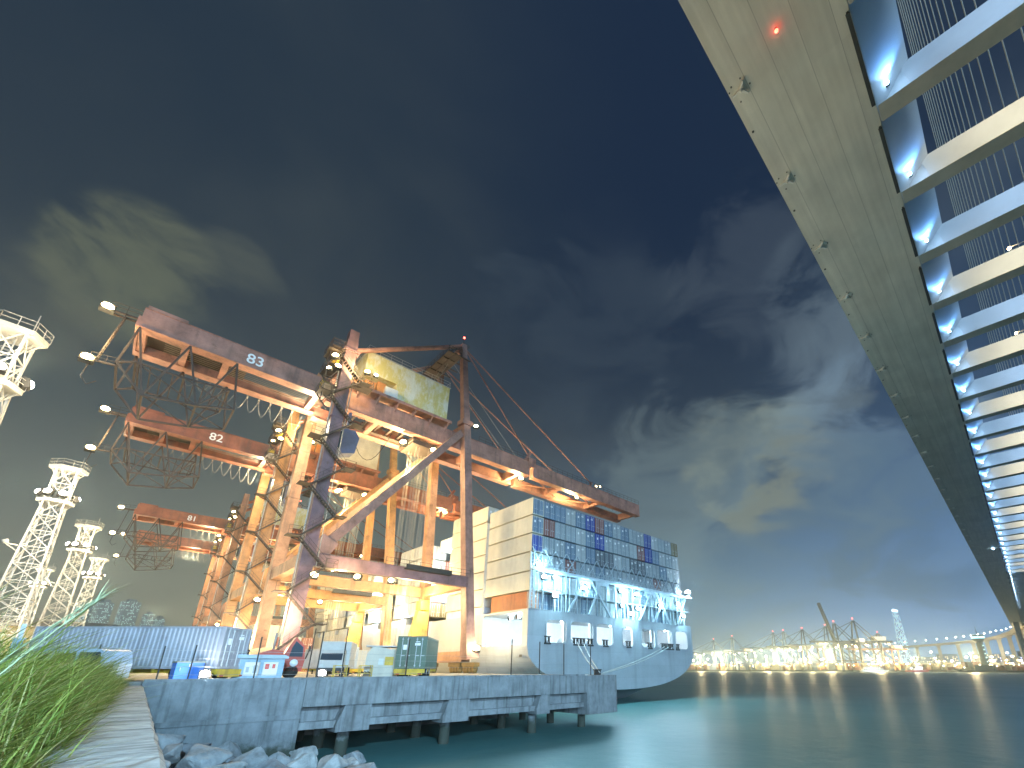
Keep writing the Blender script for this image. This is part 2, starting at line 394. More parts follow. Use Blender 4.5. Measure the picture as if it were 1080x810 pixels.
# ---- grass
m, nt, b, N, L = _nodes('grass_blades')
oi = N.new('ShaderNodeNewGeometry'); cr = N.new('ShaderNodeValToRGB'); e = cr.color_ramp.elements
e[0].color = (.13, .19, .03, 1); e[1].color = (.52, .44, .20, 1); k = e.new(.45); k.color = (.24, .30, .045, 1); k = e.new(.8); k.color = (.36, .38, .09, 1)
L.new(oi.outputs['Random Per Island'], cr.inputs[0]); L.new(cr.outputs[0], b.inputs['Base Color']); b.inputs['Roughness'].default_value = .55
b.inputs['Transmission Weight'].default_value = 0
tr = N.new('ShaderNodeBsdfTranslucent'); L.new(cr.outputs[0], tr.inputs['Color']); ms = N.new('ShaderNodeMixShader'); ms.inputs[0].default_value = .3
L.new(b.outputs[0], ms.inputs[1]); L.new(tr.outputs[0], ms.inputs[2]); L.new(ms.outputs[0], N['Material Output'].inputs['Surface'])
M_grass = m
def blade(mb, p, h, w, ang, lean, droop, seg=4):
    dx, dy = math.cos(ang), math.sin(ang); px, py = -dy, dx
    if rnd.random() < .5: px, py = math.cos(ang + .9), math.sin(ang + .9)
    vs = []
    for i in range(seg + 1):
        t = i / seg; out = h * (lean * t + droop * t * t); z = h * (t - .45 * droop * t * t); ww = w * (1 - t ** 1.6) + .0015
        c = (p[0] + dx * out, p[1] + dy * out, p[2] + z)
        vs += [(c[0] - px * ww / 2, c[1] - py * ww / 2, c[2]), (c[0] + px * ww / 2, c[1] + py * ww / 2, c[2])]
    mb.add(vs, [(2 * i, 2 * i + 1, 2 * i + 3, 2 * i + 2) for i in range(seg)])
mb = MB(); gr = random.Random(5)
for i in range(5200):
    y = 3.4 + 31 * gr.random() ** 1.15
    edge = -.55 + .046 * y
    x = edge - .02 - (1.0 + .16 * y) * gr.random() ** 1.2
    d = edge - x
    hmax = .35 + min(1.0, d * .9) * (.85 + .25 * math.sin(x * 2.3 + y * 1.1))
    if y < 8: hmax *= .75
    for k in range(5):
        h = hmax * gr.choice((.5, .7, .9, 1.05, 1.3, 1.55))
        blade(mb, (x + gr.gauss(0, .08), y + gr.gauss(0, .1), -1.0), h, gr.uniform(.012, .030) * (1 + y * .02), gr.gauss(.2, 1.9), gr.uniform(.02, .6), gr.uniform(.1, .95))
for i in range(900):   # dry stalks and seed heads standing above the green
    y = 3.6 + 30 * gr.random() ** 1.2; edge = -.55 + .046 * y; x = edge + .05 - (1.0 + .15 * y) * gr.random()
    blade(mb, (x, y, -1.0), gr.uniform(.7, 1.5), gr.uniform(.008, .016) * (1 + y * .03), gr.gauss(.3, 1.6), gr.uniform(.02, .35), gr.uniform(.05, .5))
for i in range(1500):  # low weeds spilling over the path edge
    y = 4.5 + 29 * gr.random(); edge = -.55 + .046 * y; x = edge + gr.uniform(-.25, .02)
    blade(mb, (x, y, -.98), gr.uniform(.15, .42), gr.uniform(.02, .05), gr.gauss(0, 1.2), gr.uniform(.2, 1.0), gr.uniform(.2, 1.1), 3)
tag(mb.build('grass', M_grass), 'rank green grass growing on the bank beside the concrete path', 'grass', kind='stuff')
# tall reeds leaning over the path edge, close by
rd = thing('reed', 'tall pale green reed clump leaning over the grass at the near left', 'reed', (-.7, 4.0, -1.0))
RO = (-.7, 4.0, -1.0); gr = random.Random(9)
mb = MB(RO)
for i in range(30):
    x = gr.uniform(-1.5, -.55); y = gr.uniform(3.7, 5.0)
    blade(mb, (x, y, -1.0), gr.uniform(.8, 1.55), gr.uniform(.02, .04), gr.gauss(.5, .35), gr.uniform(.2, .62), gr.uniform(.05, .35), 7)
mb.build('leaf', M_grass, rd)
mb = MB(RO)
for i in range(6):
    x = gr.uniform(-1.3, -.7); y = gr.uniform(3.8, 4.8); h = gr.uniform(1.2, 1.6); a = gr.gauss(.5, .2)
    pts = [Vector((x + math.cos(a) * h * t_ * (.25 + .3 * t_), y + math.sin(a) * h * t_ * (.25 + .3 * t_), -1 + h * t_)) for t_ in (0, .3, .6, .85, 1)]
    mb.tube(pts, .008, 5, .003)
    for k in range(60):
        p_ = pts[2].lerp(pts[4], gr.random()); blade(mb, p_, gr.uniform(.08, .2), .006, a + gr.gauss(0, .5), gr.uniform(.3, .9), .3, 2)
mb.build('plume', paint('reed_plume', (.34, .36, .20), .8, .2, 5), rd)
# ================================================================== QUAY CRANES
NLs = (.26, .10, .085)
def crane_paint(k, c): return paint('crane_paint_' + k, c, .5, .45, .45, .55, (.11, .05, .03), .5, spec=.35)
def house_paint():
    m, nt, b, N, L = _nodes('house_mottled')
    tc = N.new('ShaderNodeTexCoord')
    def nz(sc, st, det=7, ro=.7):
        mp = N.new('ShaderNodeMapping'); mp.inputs['Scale'].default_value = st; L.new(tc.outputs['Object'], mp.inputs[0])
        n = N.new('ShaderNodeTexNoise'); n.inputs['Scale'].default_value = sc; n.inputs['Detail'].default_value = det; n.inputs['Roughness'].default_value = ro
        L.new(mp.outputs[0], n.inputs['Vector']); return n.outputs[0]
    def rg(s, a, c, d=0, e=1):
        r = N.new('ShaderNodeMapRange'); r.inputs[1].default_value = a; r.inputs[2].default_value = c; r.inputs[3].default_value = d; r.inputs[4].default_value = e
        L.new(s, r.inputs[0]); return r.outputs[0]
    def mx(f, a, c):
        k = N.new('ShaderNodeMix'); k.data_type = 'RGBA'; L.new(f, k.inputs[0])
        for i, v in ((6, a), (7, c)):
            if isinstance(v, tuple): k.inputs[i].default_value = (*v, 1)
            else: L.new(v, k.inputs[i])
        return k.outputs[2]
    c = mx(rg(nz(.45, (1, 1, .7)), .40, .56), (.58, .56, .44), (.50, .42, .14))
    c = mx(rg(nz(1.6, (1, 1, .3)), .50, .66, 0, .6), c, (.70, .69, .58))
    c = mx(rg(nz(1.1, (1, 1, .12)), .56, .75, 0, .7), c, (.22, .13, .05))
    L.new(c, b.inputs['Base Color']); b.inputs['Roughness'].default_value = .55
    return m
M_house = house_paint()
M_tail = paint('dark_frame', (.055, .038, .03), .6, .4, .6, .3)
M_glass = paint('cab_glass', (.03, .05, .07), .08, .1, 1, spec=.6)
M_grate = paint('grating', (.07, .05, .045), .7, .4, 2)
M_orange = paint('gear_orange', (.42, .17, .05), .5, .3, 1, .3)
M_yel = paint('plant_yellow', (.62, .42, .04), .5, .3, .8, .25, streak=.3)
M_cable = paint('cable_grey', (.28, .27, .24), .5, .1, 2)
M_num = paint('number_white', (.85, .85, .82), .5, .05, 2)
M_cab = paint('cab_bluegrey', (.10, .12, .19), .45, .2, 1)
M_wleg = crane_paint('brown_mauve_shade', (.30, .17, .14))
M_plum_shade = crane_paint('plum', (.20, .115, .125))  # bluish shade outside the sodium light, put into both near-frame colours
def build_crane(pm, lm0):
    q = 0.0; O = (27, 0, ZG)
    t = thing('quay_crane', '', 'crane', (27, 0, ZG))
    B = lambda: MB(O)
    Y0, Y1 = 0.0, 15.0
    ya, yb = 3.3, 9.6      # girder centre lines
    zb, zt = 36.7, 39.8
    # legs
    for y in (Y0, Y1):
        lm = M_plum_shade if y == Y0 else lm0
        b = B(); b.bar((15.0, y, 1.6), (15.15, y, 46.2), 1.55, 1.7, (0, 1, 0), 1.5, 1.5)
        for z in (9, 17, 25, 33): b.box((14.2, y - .88, z), (15.95, y + .88, z + .12))
        b.box((14.1, y - 1, 44.2), (16.3, y + 1, 44.6)); b.box((14.5, y - .7, 46.2), (15.8, y + .7, 48.0)); b.build('leg', lm, t)
        sy = 1 if y == 0 else -1
        lw = M_wleg if y == 0 else lm0
        b = B(); b.bar((39.3, y, 4.5), (36.55, y + sy * 2.0, 41.5), 1.5, 1.6, (0, 1, 0), 1.35, 1.4)
        b.bar((39.85, y, 1.4), (39.2, y, 5.2), 2.2, 2.0, (0, 1, 0), 1.5, 1.6)
        b.build('leg', lw, t)
        b = B(); b.bar((36.5, y + sy * 2.02, 41.7), (35.15, y + sy * 3.3, 59.4), 1.25, 1.25, (0, 1, 0), 1.0, 1.0)
        b.box((35.4, y + sy * 2.02 - .95, 41.4), (37.5, y + sy * 2.02 + .95, 42.3)); b.build('mast', lw, t)
        b = B(); b.bar((15.7, y, 12.9), (38.2, y, 12.9), 1.1, 1.6); b.box((16, y - .62, 13.72), (38, y + .62, 13.78)); b.build('portal_beam', lm, t)
        b = B(); b.bar((16.0, y, 13.9), (35.7, y + sy * 1.9, 39.6), .9, 1.15); b.bar((16.0, y, 13.2), (17.4, y, 15.9), 1.0, 2.2); b.build('diagonal_brace', lw, t)
        b = B(); b.tube([(15.6, y + sy * 1.2, 45.6), (35.0, y + sy * 3.3, 59.0)], .42, 8); b.build('backstay', pm, t)
    lm = lm0
    for x in (15.0, 39.75):
        b = B(); b.box((x - .75, .9, .9), (x + .75, 14.1, 2.5)); b.build('sill_beam', lm, t)
        b = B()
        b.box((x - .55, .85, 12.1), (x + .55, 14.15, 13.7)) if x < 20 else b.box((38.0, .85, 12.1), (39.2, 14.15, 13.7))
        b.build('tie_beam', lm, t)
        for y in (-.6, 3.4, 11.6, 15.6):
            b = B(); b.box((x - .5, y - 1.7, .25), (x + .5, y + 1.7, .85))
            for yy in (-1.2, -.4, .4, 1.2):
                b.tube([(x - .25, y + yy, -.28), (x + .25, y + yy, -.28)], .4, 12)
                b.box((x - .4, y + yy - .25, -.3), (x + .4, y + yy + .25, .3))
            b.build('bogie', [crane_paint('bogie', (.25, .16, .05))], t)
    b = B(); b.box((14.4, .6, 41.2), (15.8, 14.4, 43.0)); b.build('cross_beam', pm, t)
    b = B(); b.box((35.9, 2.6, 40.2), (37.2, 12.4, 41.6)); b.build('cross_beam', pm, t)
    b = B(); b.box((34.6, 4, 57.8), (35.7, 11, 58.8)); b.build('cross_beam', pm, t)
    # girders
    for y in (ya, yb):
        for x0, x1, zz, dz in ((-6.4, 14.0, zt + .35, .75), (14.005, 52.4, zt, 0), (53.3, 88.8, zt - .15, 0)):
            b = B(); zz = zz if y == ya else zz - 1.25; b.box((x0, y - .6, zb + dz + .14), (x1, y + .6, zz)); b.m = 0
            b.box((x0, y - .78, zb + dz), (x1, y + .78, zb + dz + .14)); b.box((x0, y - .7, zz), (x1, y + .7, zz + .08))
            xx = x0 + 3
            while xx < x1 - 1:
                b.box((xx, y - .615, zb + dz + .14), (xx + .1, y + .615, zz)); xx += 6.2
            b.build('girder', pm, t)
        b = B(); b.box((52.0, y - .75, zt - 1.0), (53.8, y + .75, zt + 1.0)); b.tube([(52.9, y - .95, zt + .3), (52.9, y + .95, zt + .3)], .6, 12); b.bar((51.5, y, zt + .3), (52.9, y, zt + 2.6), .5); b.build('hinge', pm, t)
        b = B(); yy = y - .62 if y == ya else y + .62
        b.rail([(40, yy, zt + .08), (52, yy, zt + .08)], 1.1, .03, 1.5); b.rail([(54, yy, zt - .07), (88.6, yy, zt - .07)], 1.1, .03, 1.5); b.build('railing', M_grate, t)
    for x, d in ((-6.0, 3.0), (-2.0, 1.4), (2.2, 1.4), (13.0, 1.6), (22, 1.4), (30.5, 1.4), (39.5, 1.8), (50.5, 1.8), (62, 1.0), (75, 1.0), (88.0, 2.4)):
        e_ = .75 if x < 14 else 0
        b = B(); b.box((x - .35, ya + .6, zb + .15 + e_), (x + .35, yb - .6, min(zb + .15 + d, zt - 1.3) + e_ * .6)); b.build('cross_tie', pm, t)
    b = B()
    b.box((-6.2, ya + .6, zb + 2.05), (4.6, yb - .6, zb + 2.13)); b.build('tail_deck', M_tail, t)
    b = B()
    for x0 in (54.5, 68): b.bar((x0, ya + .5, zb + .6), (x0 + 11, yb - .5, zb + .6), .25); b.bar((x0 + 11, ya + .5, zb + .62), (x0, yb - .5, zb + .62), .25)
    b.build('wind_bracing', pm, t)
    b = B(); b.box((15.9, ya + .6, zb + .5), (35, ya + 1.5, zb + .58)); b.box((15.9, yb - 1.5, zb + .5), (35, yb - .6, zb + .58))
    for x in range(17, 35, 2): b.box((x, ya + .62, zb + .9), (x + .3, yb - .62, zb + 1.3))
    b.build('walkway', M_grate, t)
    b = B()
    for k in range(10): b.tube([(14.5, ya + .9 + k * .5, zt - 1.4), (-4, ya + .9 + k * .5, zt - 1.2)], .03, 4)
    b.build('hoist_rope', M_cable, t)
    # landside tail: hanging frame, ladder, lamp arms
    b = B()
    for y in (ya - .5, yb + .5):
        top = [(-6.2, y, zb + .74), (-1.6, y, zb + .74), (3.2, y, zb + .74)]; bot = [(-6.9, y, 32.2), (-4.1, y, 29.2), (.6, y, 30.0), (4.2, y, 31.0)]
        for a, c in ((0, 0), (0, 1), (1, 1), (1, 2), (2, 2), (2, 3)): b.bar(top[a], bot[c], .2)
        for c in range(3): b.bar(bot[c], bot[c + 1], .22)
        mid = [(-5.5, y, 33.0), (-1.2, y, 33.0), (3.2, y, 33.4)]
        for c in range(2): b.bar(mid[c], mid[c + 1], .2)
        b.bar(mid[0], bot[2], .14); b.bar(mid[1], bot[3], .14); b.bar(mid[2], bot[2], .14); b.bar(bot[0], mid[0], .18)
    for x, z in ((-6.9, 32.2), (-4.1, 29.2), (.6, 30.0), (4.2, 31.0), (-5.5, 33), (-1.2, 33), (3.2, 33.4)): b.bar((x, ya - .5, z), (x, yb + .5, z), .2)
    for k in range(9): x = -5.2 + k * 1.0; b.bar((x, ya - .5, 33.05), (x, yb + .5, 33.05), .1)
    b.build('tail_frame', M_tail, t)
    b = B()
    for s in (-.35, .35): b.bar((-7.6, ya + s, 38.6), (-8.4, ya + s, 32.0), .1); 
    for k in range(16): z = 32.3 + k * .4; x = -8.4 + (z - 32.0) * .8 / 6.6; b.bar((x, ya - .35, z), (x, ya + .35, z), .06)
    b.bar((-6.2, ya - .3, 38.6), (-9.0, ya - .3, 38.4), .2); b.bar((-6.2, ya + .5, 38.6), (-9.0, ya + .5, 38.4), .2); b.rail([(-6.3, ya - .4, 38.7), (-9, ya - .4, 38.5)], 1, .03, 1)
    b.bar((-6.8, ya, 32.0), (-9.0, ya, 31.8), .2); b.rail([(-6.5, ya + .3, 32.1), (-9, ya + .3, 31.9)], 1, .03, 1)
    b.tube([(-8.8, ya, 31.8), (-9.0, ya, 29.6), (-8.4, ya, 28.8), (-7.8, ya, 29.5)], .05, 6)
    b.build('tail_ladder', M_tail, t)
    b = B(); b.box((-6.65, ya - .62, 37.5), (-6.405, yb + .62, 38.9)); b.box((-6.2, ya - .7, 40.24), (-2.5, ya + .7, 40.6)); b.build('end_plate', pm, t)
    # machinery house
    b = B(); hx0, hx1, hy0, hy1, hz0, hz1 = 18.4, 33.0, ya - .75, yb + .9, 41.3, 48.0
    b.prism([(hx0, hz1), (hx0, 44.3), (hx0 + 5.1, 44.3), (hx0 + 5.1, hz0), (hx1, hz0), (hx1, hz1)], 'y', hy0, hy1)
    for x in (23.7, 26.0, 28.4, 30.7): b.box((x - .05, hy0 - .03, hz0), (x + .05, hy0, hz1)); b.box((x - .05, hy1, hz0), (x + .05, hy1 + .03, hz1))
    hs = b.build('machinery_house', M_house, t)
    b = B(); b.box((hx0 - .15, hy0 - .12, hz1), (hx1 + .15, hy1 + .12, hz1 + .14)); b.build('roof', M_rail, hs)
    b = B(); b.rail([(hx0, hy0, hz1 + .14), (hx1, hy0, hz1 + .14), (hx1, hy1, hz1 + .14), (hx0, hy1, hz1 + .14), (hx0, hy0, hz1 + .14)], 1.1, .03, 1.8); b.build('railing', M_rail, hs)
    b = B(); b.box((16.5, hy0 - .9, 40.7), (33.6, hy1 + .4, 41.0)); b.box((16.5, hy0 - .95, 40.55), (33.6, hy0 - .75, 41.05))
    for x in (18, 21, 24, 27, 30, 33): b.bar((x, hy0 - .9, 40.6), (x, ya - .6, 39.2), .18); b.box((x - .12, ya - .6, zt + .1), (x + .12, yb + .6, 40.7))
    b.build('house_platform', pm, t)
    b = B(); b.box((18.6, hy0 - .5, 41.0), (20.2, hy0 + 2.5, 42.6)); b.box((20.5, hy0 - .3, 41.0), (21.8, hy0 + 2, 43.2)); b.tube([(22.4, hy0 - .2, 41.9), (22.4, hy0 + 2.5, 41.9)], .8, 12); b.box((17, hy0 - .6, 41), (18.3, hy0 + 1, 42)); b.build('winch_gear', M_orange, t)
    b = B(); b.box((21.6, hy0 - 1.0, 41.05), (23.6, hy0 + .8, 42.5)); b.build('control_box', M_white, t)
    # apex platform
    b = B()
    for x in (31.8, 33.2, 34.5): b.bar((x, 2.2, 55.6), (x, 12.5, 55.6), .2)
    for y in (2.2, 4.5, 7, 9.5, 12.5): b.bar((31.6, y, 55.6), (36.4, y, 55.6), .2); b.bar((32.0, y, 55.6), (34.6, y, 57.8), .16)
    b.box((31.8, 2.3, 55.7), (34.4, 12.4, 55.78)); b.rail([(34.5, 2.2, 55.7), (31.8, 2.2, 55.7), (31.8, 12.5, 55.7), (34.5, 12.5, 55.7)], 1.2, .04, 1.1)
    for y in (4.6, 6.2, 8.4, 10): b.tube([(34.0, y, 56.8), (34.0, y + .5, 56.8)], .75, 12)
    b.rail([(34.9, 3, 59.0), (36.3, 3, 59.0), (36.3, 4.4, 59.0)], .7, .03, .6)
    b.build('apex_platform', M_tail, t)
    b = B(); b.tube([(35.2, 3.3, 59.4), (35.2, 3.3, 61.0)], .06, 6); b.m = 1; b.ball((35.2, 3.3, 61.2), .22); b.build('warning_lamp', [M_dark, G_red], t)
    for y, yy in ((ya, 3.4), (yb, 11.6)):
        for x1 in (53.0, 71.3):
            b = B(); b.tube([(35.5, yy, 59.0), (x1, y, zt + 1.0)], .13, 6); b.bar((x1 - .4, y, zt), (x1 + .1, y, zt + 1.3), .3, .5); b.build('forestay', pm, t)
    b = B()
    for k in range(2): b.tube([(34.4, 6 + k * 3, 56.8), (51, 5.5 + k * 2, zt + 1.5)], .05, 5); b.tube([(34.0, 6 + k * 3, 56.5), (31, 6 + k * 3, 48)], .05, 5)
    b.build('boom_rope', M_cable, t)
    # trolley, cab and ropes
    b = B(); b.box((28.2, ya + .7, 35.7), (33.4, yb - .7, 36.5)); b.box((28.0, ya + .5, 36.2), (28.5, yb - .5, 36.8)); b.box((33.1, ya + .5, 36.2), (33.6, yb - .5, 36.8)); b.rail([(28.2, ya + .7, 36.5), (33.4, ya + .7, 36.5)], 1, .03, 1); b.build('trolley', M_tail, t)
    b = B()
    for x in (29.3, 29.8, 31.6, 32.1):
        for y in (4.8, 5.2, 7.6, 8.0): b.tube([(x, y, 35.7), (x + (30.7 - x) * .2, y, 1.4)], .028, 4)
    b.build('hoist_rope', M_cable, t)
    b = B(); b.box((29.2, 4.2, .8), (32.2, 8.6, 1.4)); b.box((29.5, .4, .3), (31.9, 12.4, .8)); 
    for y in (.5, 12.3): b.box((29.4, y - .2, 0), (32, y + .2, .7))
    b.build('spreader', M_tail, t)
    b = B(); b.prism([(16.9, 33.4), (16.5, 31.0), (17.4, 29.4), (19.1, 30.0), (19.4, 32.6), (18.7, 33.6)], 'y', 2.6, 4.6); b.bar((17.8, 3.6, 33.4), (17.8, 3.6, 36.8), .4); cb = b.build('operator_cab', M_cab, t)
    b = B(); b.prism([(16.72, 32.8), (16.35, 31.0), (16.9, 30.1), (17.1, 30.4), (17.0, 32.8)], 'y', 2.55, 4.65); b.build('window', M_glass, cb)
    b = B(); b.tube([(19.5, 3.6, 31.5)] + [(19.5 + 5 * k / 8, 3.9, 31.5 + 4.5 * (k / 8) ** 2 - 2.2 * math.sin(math.pi * k / 8)) for k in range(1, 9)], .05, 5); b.build('cable_loop', M_dark, t)
    # stairway on the landside leg
    b = B(); z = 1.6; sgn = 1; k = 0
    while z < 39:
        x0, x1 = (13.3, 16.9) if sgn > 0 else (16.9, 13.3); y = -1.7
        for s in (-.4, .4): b.bar((x0, y + s, z), (x1, y + s, z + 3.4), .05, .18)
        for i in range(1, 12): f = i / 12; b.box((x0 + (x1 - x0) * f - .14, y - .38, z + 3.4 * f), (x0 + (x1 - x0) * f + .14, y + .38, z + 3.4 * f + .04))
        b.rail([(x0, y - .42, z), (x1, y - .42, z + 3.4)], 1.05, .02, 1.6, 2)
        xc = x1 + .55 * (1 if x1 > 15 else -1)
        b.box((xc - .75, y - .7, z + 3.35), (xc + .75, y + .9, z + 3.45)); b.rail([(xc - .7, y - .7, z + 3.45), (xc + .7, y - .7, z + 3.45), (xc + .7, y + .9, z + 3.45)], 1.05, .025, 1); b.bar((xc, y + .9, z + 3.3), (15, -.6, z + 2.8), .14)
        z += 3.4; sgn = -sgn
    b.build('stairway', M_tail, t)
    b = B(); b.tube([(13.9, -.95, 1.2), (14.0, -.95, 40)], .09, 6); b.tube([(16.1, -.95, 12), (16.1, -.95, 40)], .06, 6); b.build('conduit', M_rail, t)
    # gallery at the landside leg top
    b = B()
    for z in (37.0, 40.4, 43.4):
        b.box((12.4, -1.6, z), (14.1, 2.4, z + .1)); b.rail([(14.1, -1.6, z + .1), (12.4, -1.6, z + .1), (12.4, 2.4, z + .1)], 1.1, .04, .8)
        b.bar((12.4, -1.5, z), (12.4, -1.5, z - 2.6), .12); b.bar((12.6, 2.2, z), (14.2, 2.2, z - 1.8), .14); b.bar((14.2, -1.5, z), (12.5, -1.5, z - 3), .1)
    b.box((16.0, -1.5, 38.9), (18.8, .4, 39)); b.rail([(16.0, -1.5, 39), (18.8, -1.5, 39), (18.8, .4, 39)], 1.1, .04, .8)
    b.build('gallery', M_grate, t)
    b = B(); b.box((13.0, -.6, 40.6), (13.9, .6, 42.2)); b.build('switch_box', M_yel, t)
    b = B(); b.box((12.6, .9, 37.1), (13.6, 2, 38.8)); b.build('switch_box', M_yel, t)
    # portal gallery with sign strip
    b = B(); b.box((27.5, -1.3, 13.4), (34.8, -.6, 13.5)); b.box((27.5, -1.32, 13.5), (34.8, -1.26, 14.1)); b.rail([(24.5, -1.3, 13.5), (38, -1.3, 13.5)], 1.1, .03, 1.6); b.build('portal_walkway', M_dark, t)
    # waterside electrics; the leg casing colour carries the lamps' golden light
    b = B(); b.prism([(37.0, 9.5), (38.9, 9.5), (39.0, 2.6), (36.4, 2.6), (35.9, 4.2)], 'y', 12.7, 14.0); b.build('leg_casing', paint('casing_lamp_gold', (.44, .30, .08), .5, .35, .7, .4, streak=.4), t)
    b = B(); b.box((37.0, 12.2, 9.6), (38.6, 14, 11.2)); b.build('control_box', M_yel, t)
    # festoon
    b = B()
    for k in range(10):
        x0 = -1.5 + k * 1.45; dp = 1.2 + 2.0 * ((k % 10) / 10)
        b.tube([(x0 + 1.45 * i / 8, yb + 1.1, zb + .5 - dp * math.sin(math.pi * i / 8)) for i in range(9)], .035, 4)
        b.box((x0 - .1, yb + .79, zb + .4), (x0 + .1, yb + 1.2, zb + .88))
    b.build('festoon_cable', M_cable, t)
    # floodlights
    for p, s in (((-9.2, 3.0, 38.6), 1.25), ((-9.1, 3.3, 31.9), 1.2), ((13.0, -1.9, 41.6), 1), ((13.6, -1.8, 40.2), .9), ((12.6, -1.7, 39.4), .7), ((17.6, -1.6, 41.4), .9), ((18.9, -1.4, 41.6), .7),
                 ((26.2, 3.0, 34.6), 1.2), ((26.8, 3.9, 35.2), 1.1), ((31.8, 3.6, 35.4), 1.2), ((32.7, 4.5, 35.5), 1.2), ((37.9, .6, 41.4), .9), ((51.5, 4.4, 36.4), 1.1), ((67.2, 4.2, 36.5), 1.1), ((73.0, 3.3, 40.6), .6), ((74.4, 3.3, 40.9), .5),
                 ((16.1, -.9, 10.9), 1.0), ((21.3, -.75, 11.4), .95), ((25.8, -.75, 11.5), .9), ((40.2, -1.2, 2.9), 1.2)):
        lamp(LM_warm, Vector(p) - Vector(O), t, sc=s)
    return t
M_c83 = crane_paint('mauve', (.38, .185, .135)); M_c82 = crane_paint('rust_red', (.27, .095, .055)); M_c81 = crane_paint('orange_red', (.33, .11, .055))
M_l83 = crane_paint('lamplit_mauve', (.40, .215, .12)); M_l82 = crane_paint('ochre', (.37, .19, .075)); M_l81 = crane_paint('tan_red', (.36, .17, .09))  # the far legs of crane 83 carry sodium warmth in their colour
c83 = build_crane(M_c83, M_l83)
M_map = {82: M_c82, 81: M_c81, 80: M_c81}
def number(t, txt, x, z=38.75, s=2.0):
    o = link('number_sign', text_mesh(txt, s, M_num), t); o.location = (x - 27, 3.3 - .66, z - ZG); o.rotation_euler = (math.pi / 2, 0, 0)
others = [(82, 30.2), (81, 92), (80, 125)]
for n, dq in others:
    c = copy_tree(c83); c.location = (27 + {82: 0, 81: 3.3, 80: 4.6}[n], 63 + dq, ZG)
    if n != 83:
        for o in kids(c):
            for k, sl in enumerate(o.material_slots):
                if sl.material == M_c83: setmat(o, M_map[n], k)
                elif sl.material == M_house and n == 82: setmat(o, paint('house_white', (.60, .58, .50), .55, .2, .5, .3, (.5, .38, .1)), k)
                elif sl.material in (M_plum_shade, M_wleg): setmat(o, M_l82 if n == 82 else M_l81, k)
                elif sl.material == M_l83: setmat(o, M_l82 if n == 82 else M_l81, k)
    number(c, str(n), 4.9) if n != 80 else None
    c['label'] = {82: 'rust red quay crane numbered 82, behind the nearest crane', 81: 'orange red quay crane numbered 81, third along the quay', 80: 'farthest orange red quay crane, its boom just below that of crane 81'}[n]
    c['group'] = 'ship to shore cranes along the quay'
c83.location = (27, 63, ZG); number(c83, '83', 4.9)
tag(c83, 'nearest mauve quay crane numbered 83 with mottled yellow machinery house', 'crane', 'ship to shore cranes along the quay')
# light from their lamps
for q, full in ((63, 1), (93.2, .9), (155, 1.0), (188, 1.0)):
    near = q < 100
    P = lambda x, y, z, e, c=WARM, r=.5: light((x, q + y, z), e * full * 1.65, c, r)
    P(21, 6, 10.8, 2400); P(31, 6, 10.8, 2400); P(13, 8, 35.0, 3400, WARMW); P(27, 6.4, 33.0, 8000); P(-8.9, 1.5, 34.5, 1300)
    if near:
        P(40.0, -2.8, 3.2, 1000, WARMW); P(36.3, 10, 10.5, 3500); P(13, -2.6, 5.8, 2800, WARMW); P(51.5, 6.2, 35.2, 3800); P(67, 6.2, 35.2, 3800); P(16.5, -2.9, 41.8, 2500)
        P(20, -3.5, 11, 1500); P(42.4, 20, 17, 6500, (1, .80, .46)); P(12.5, 18, 4, 2500)
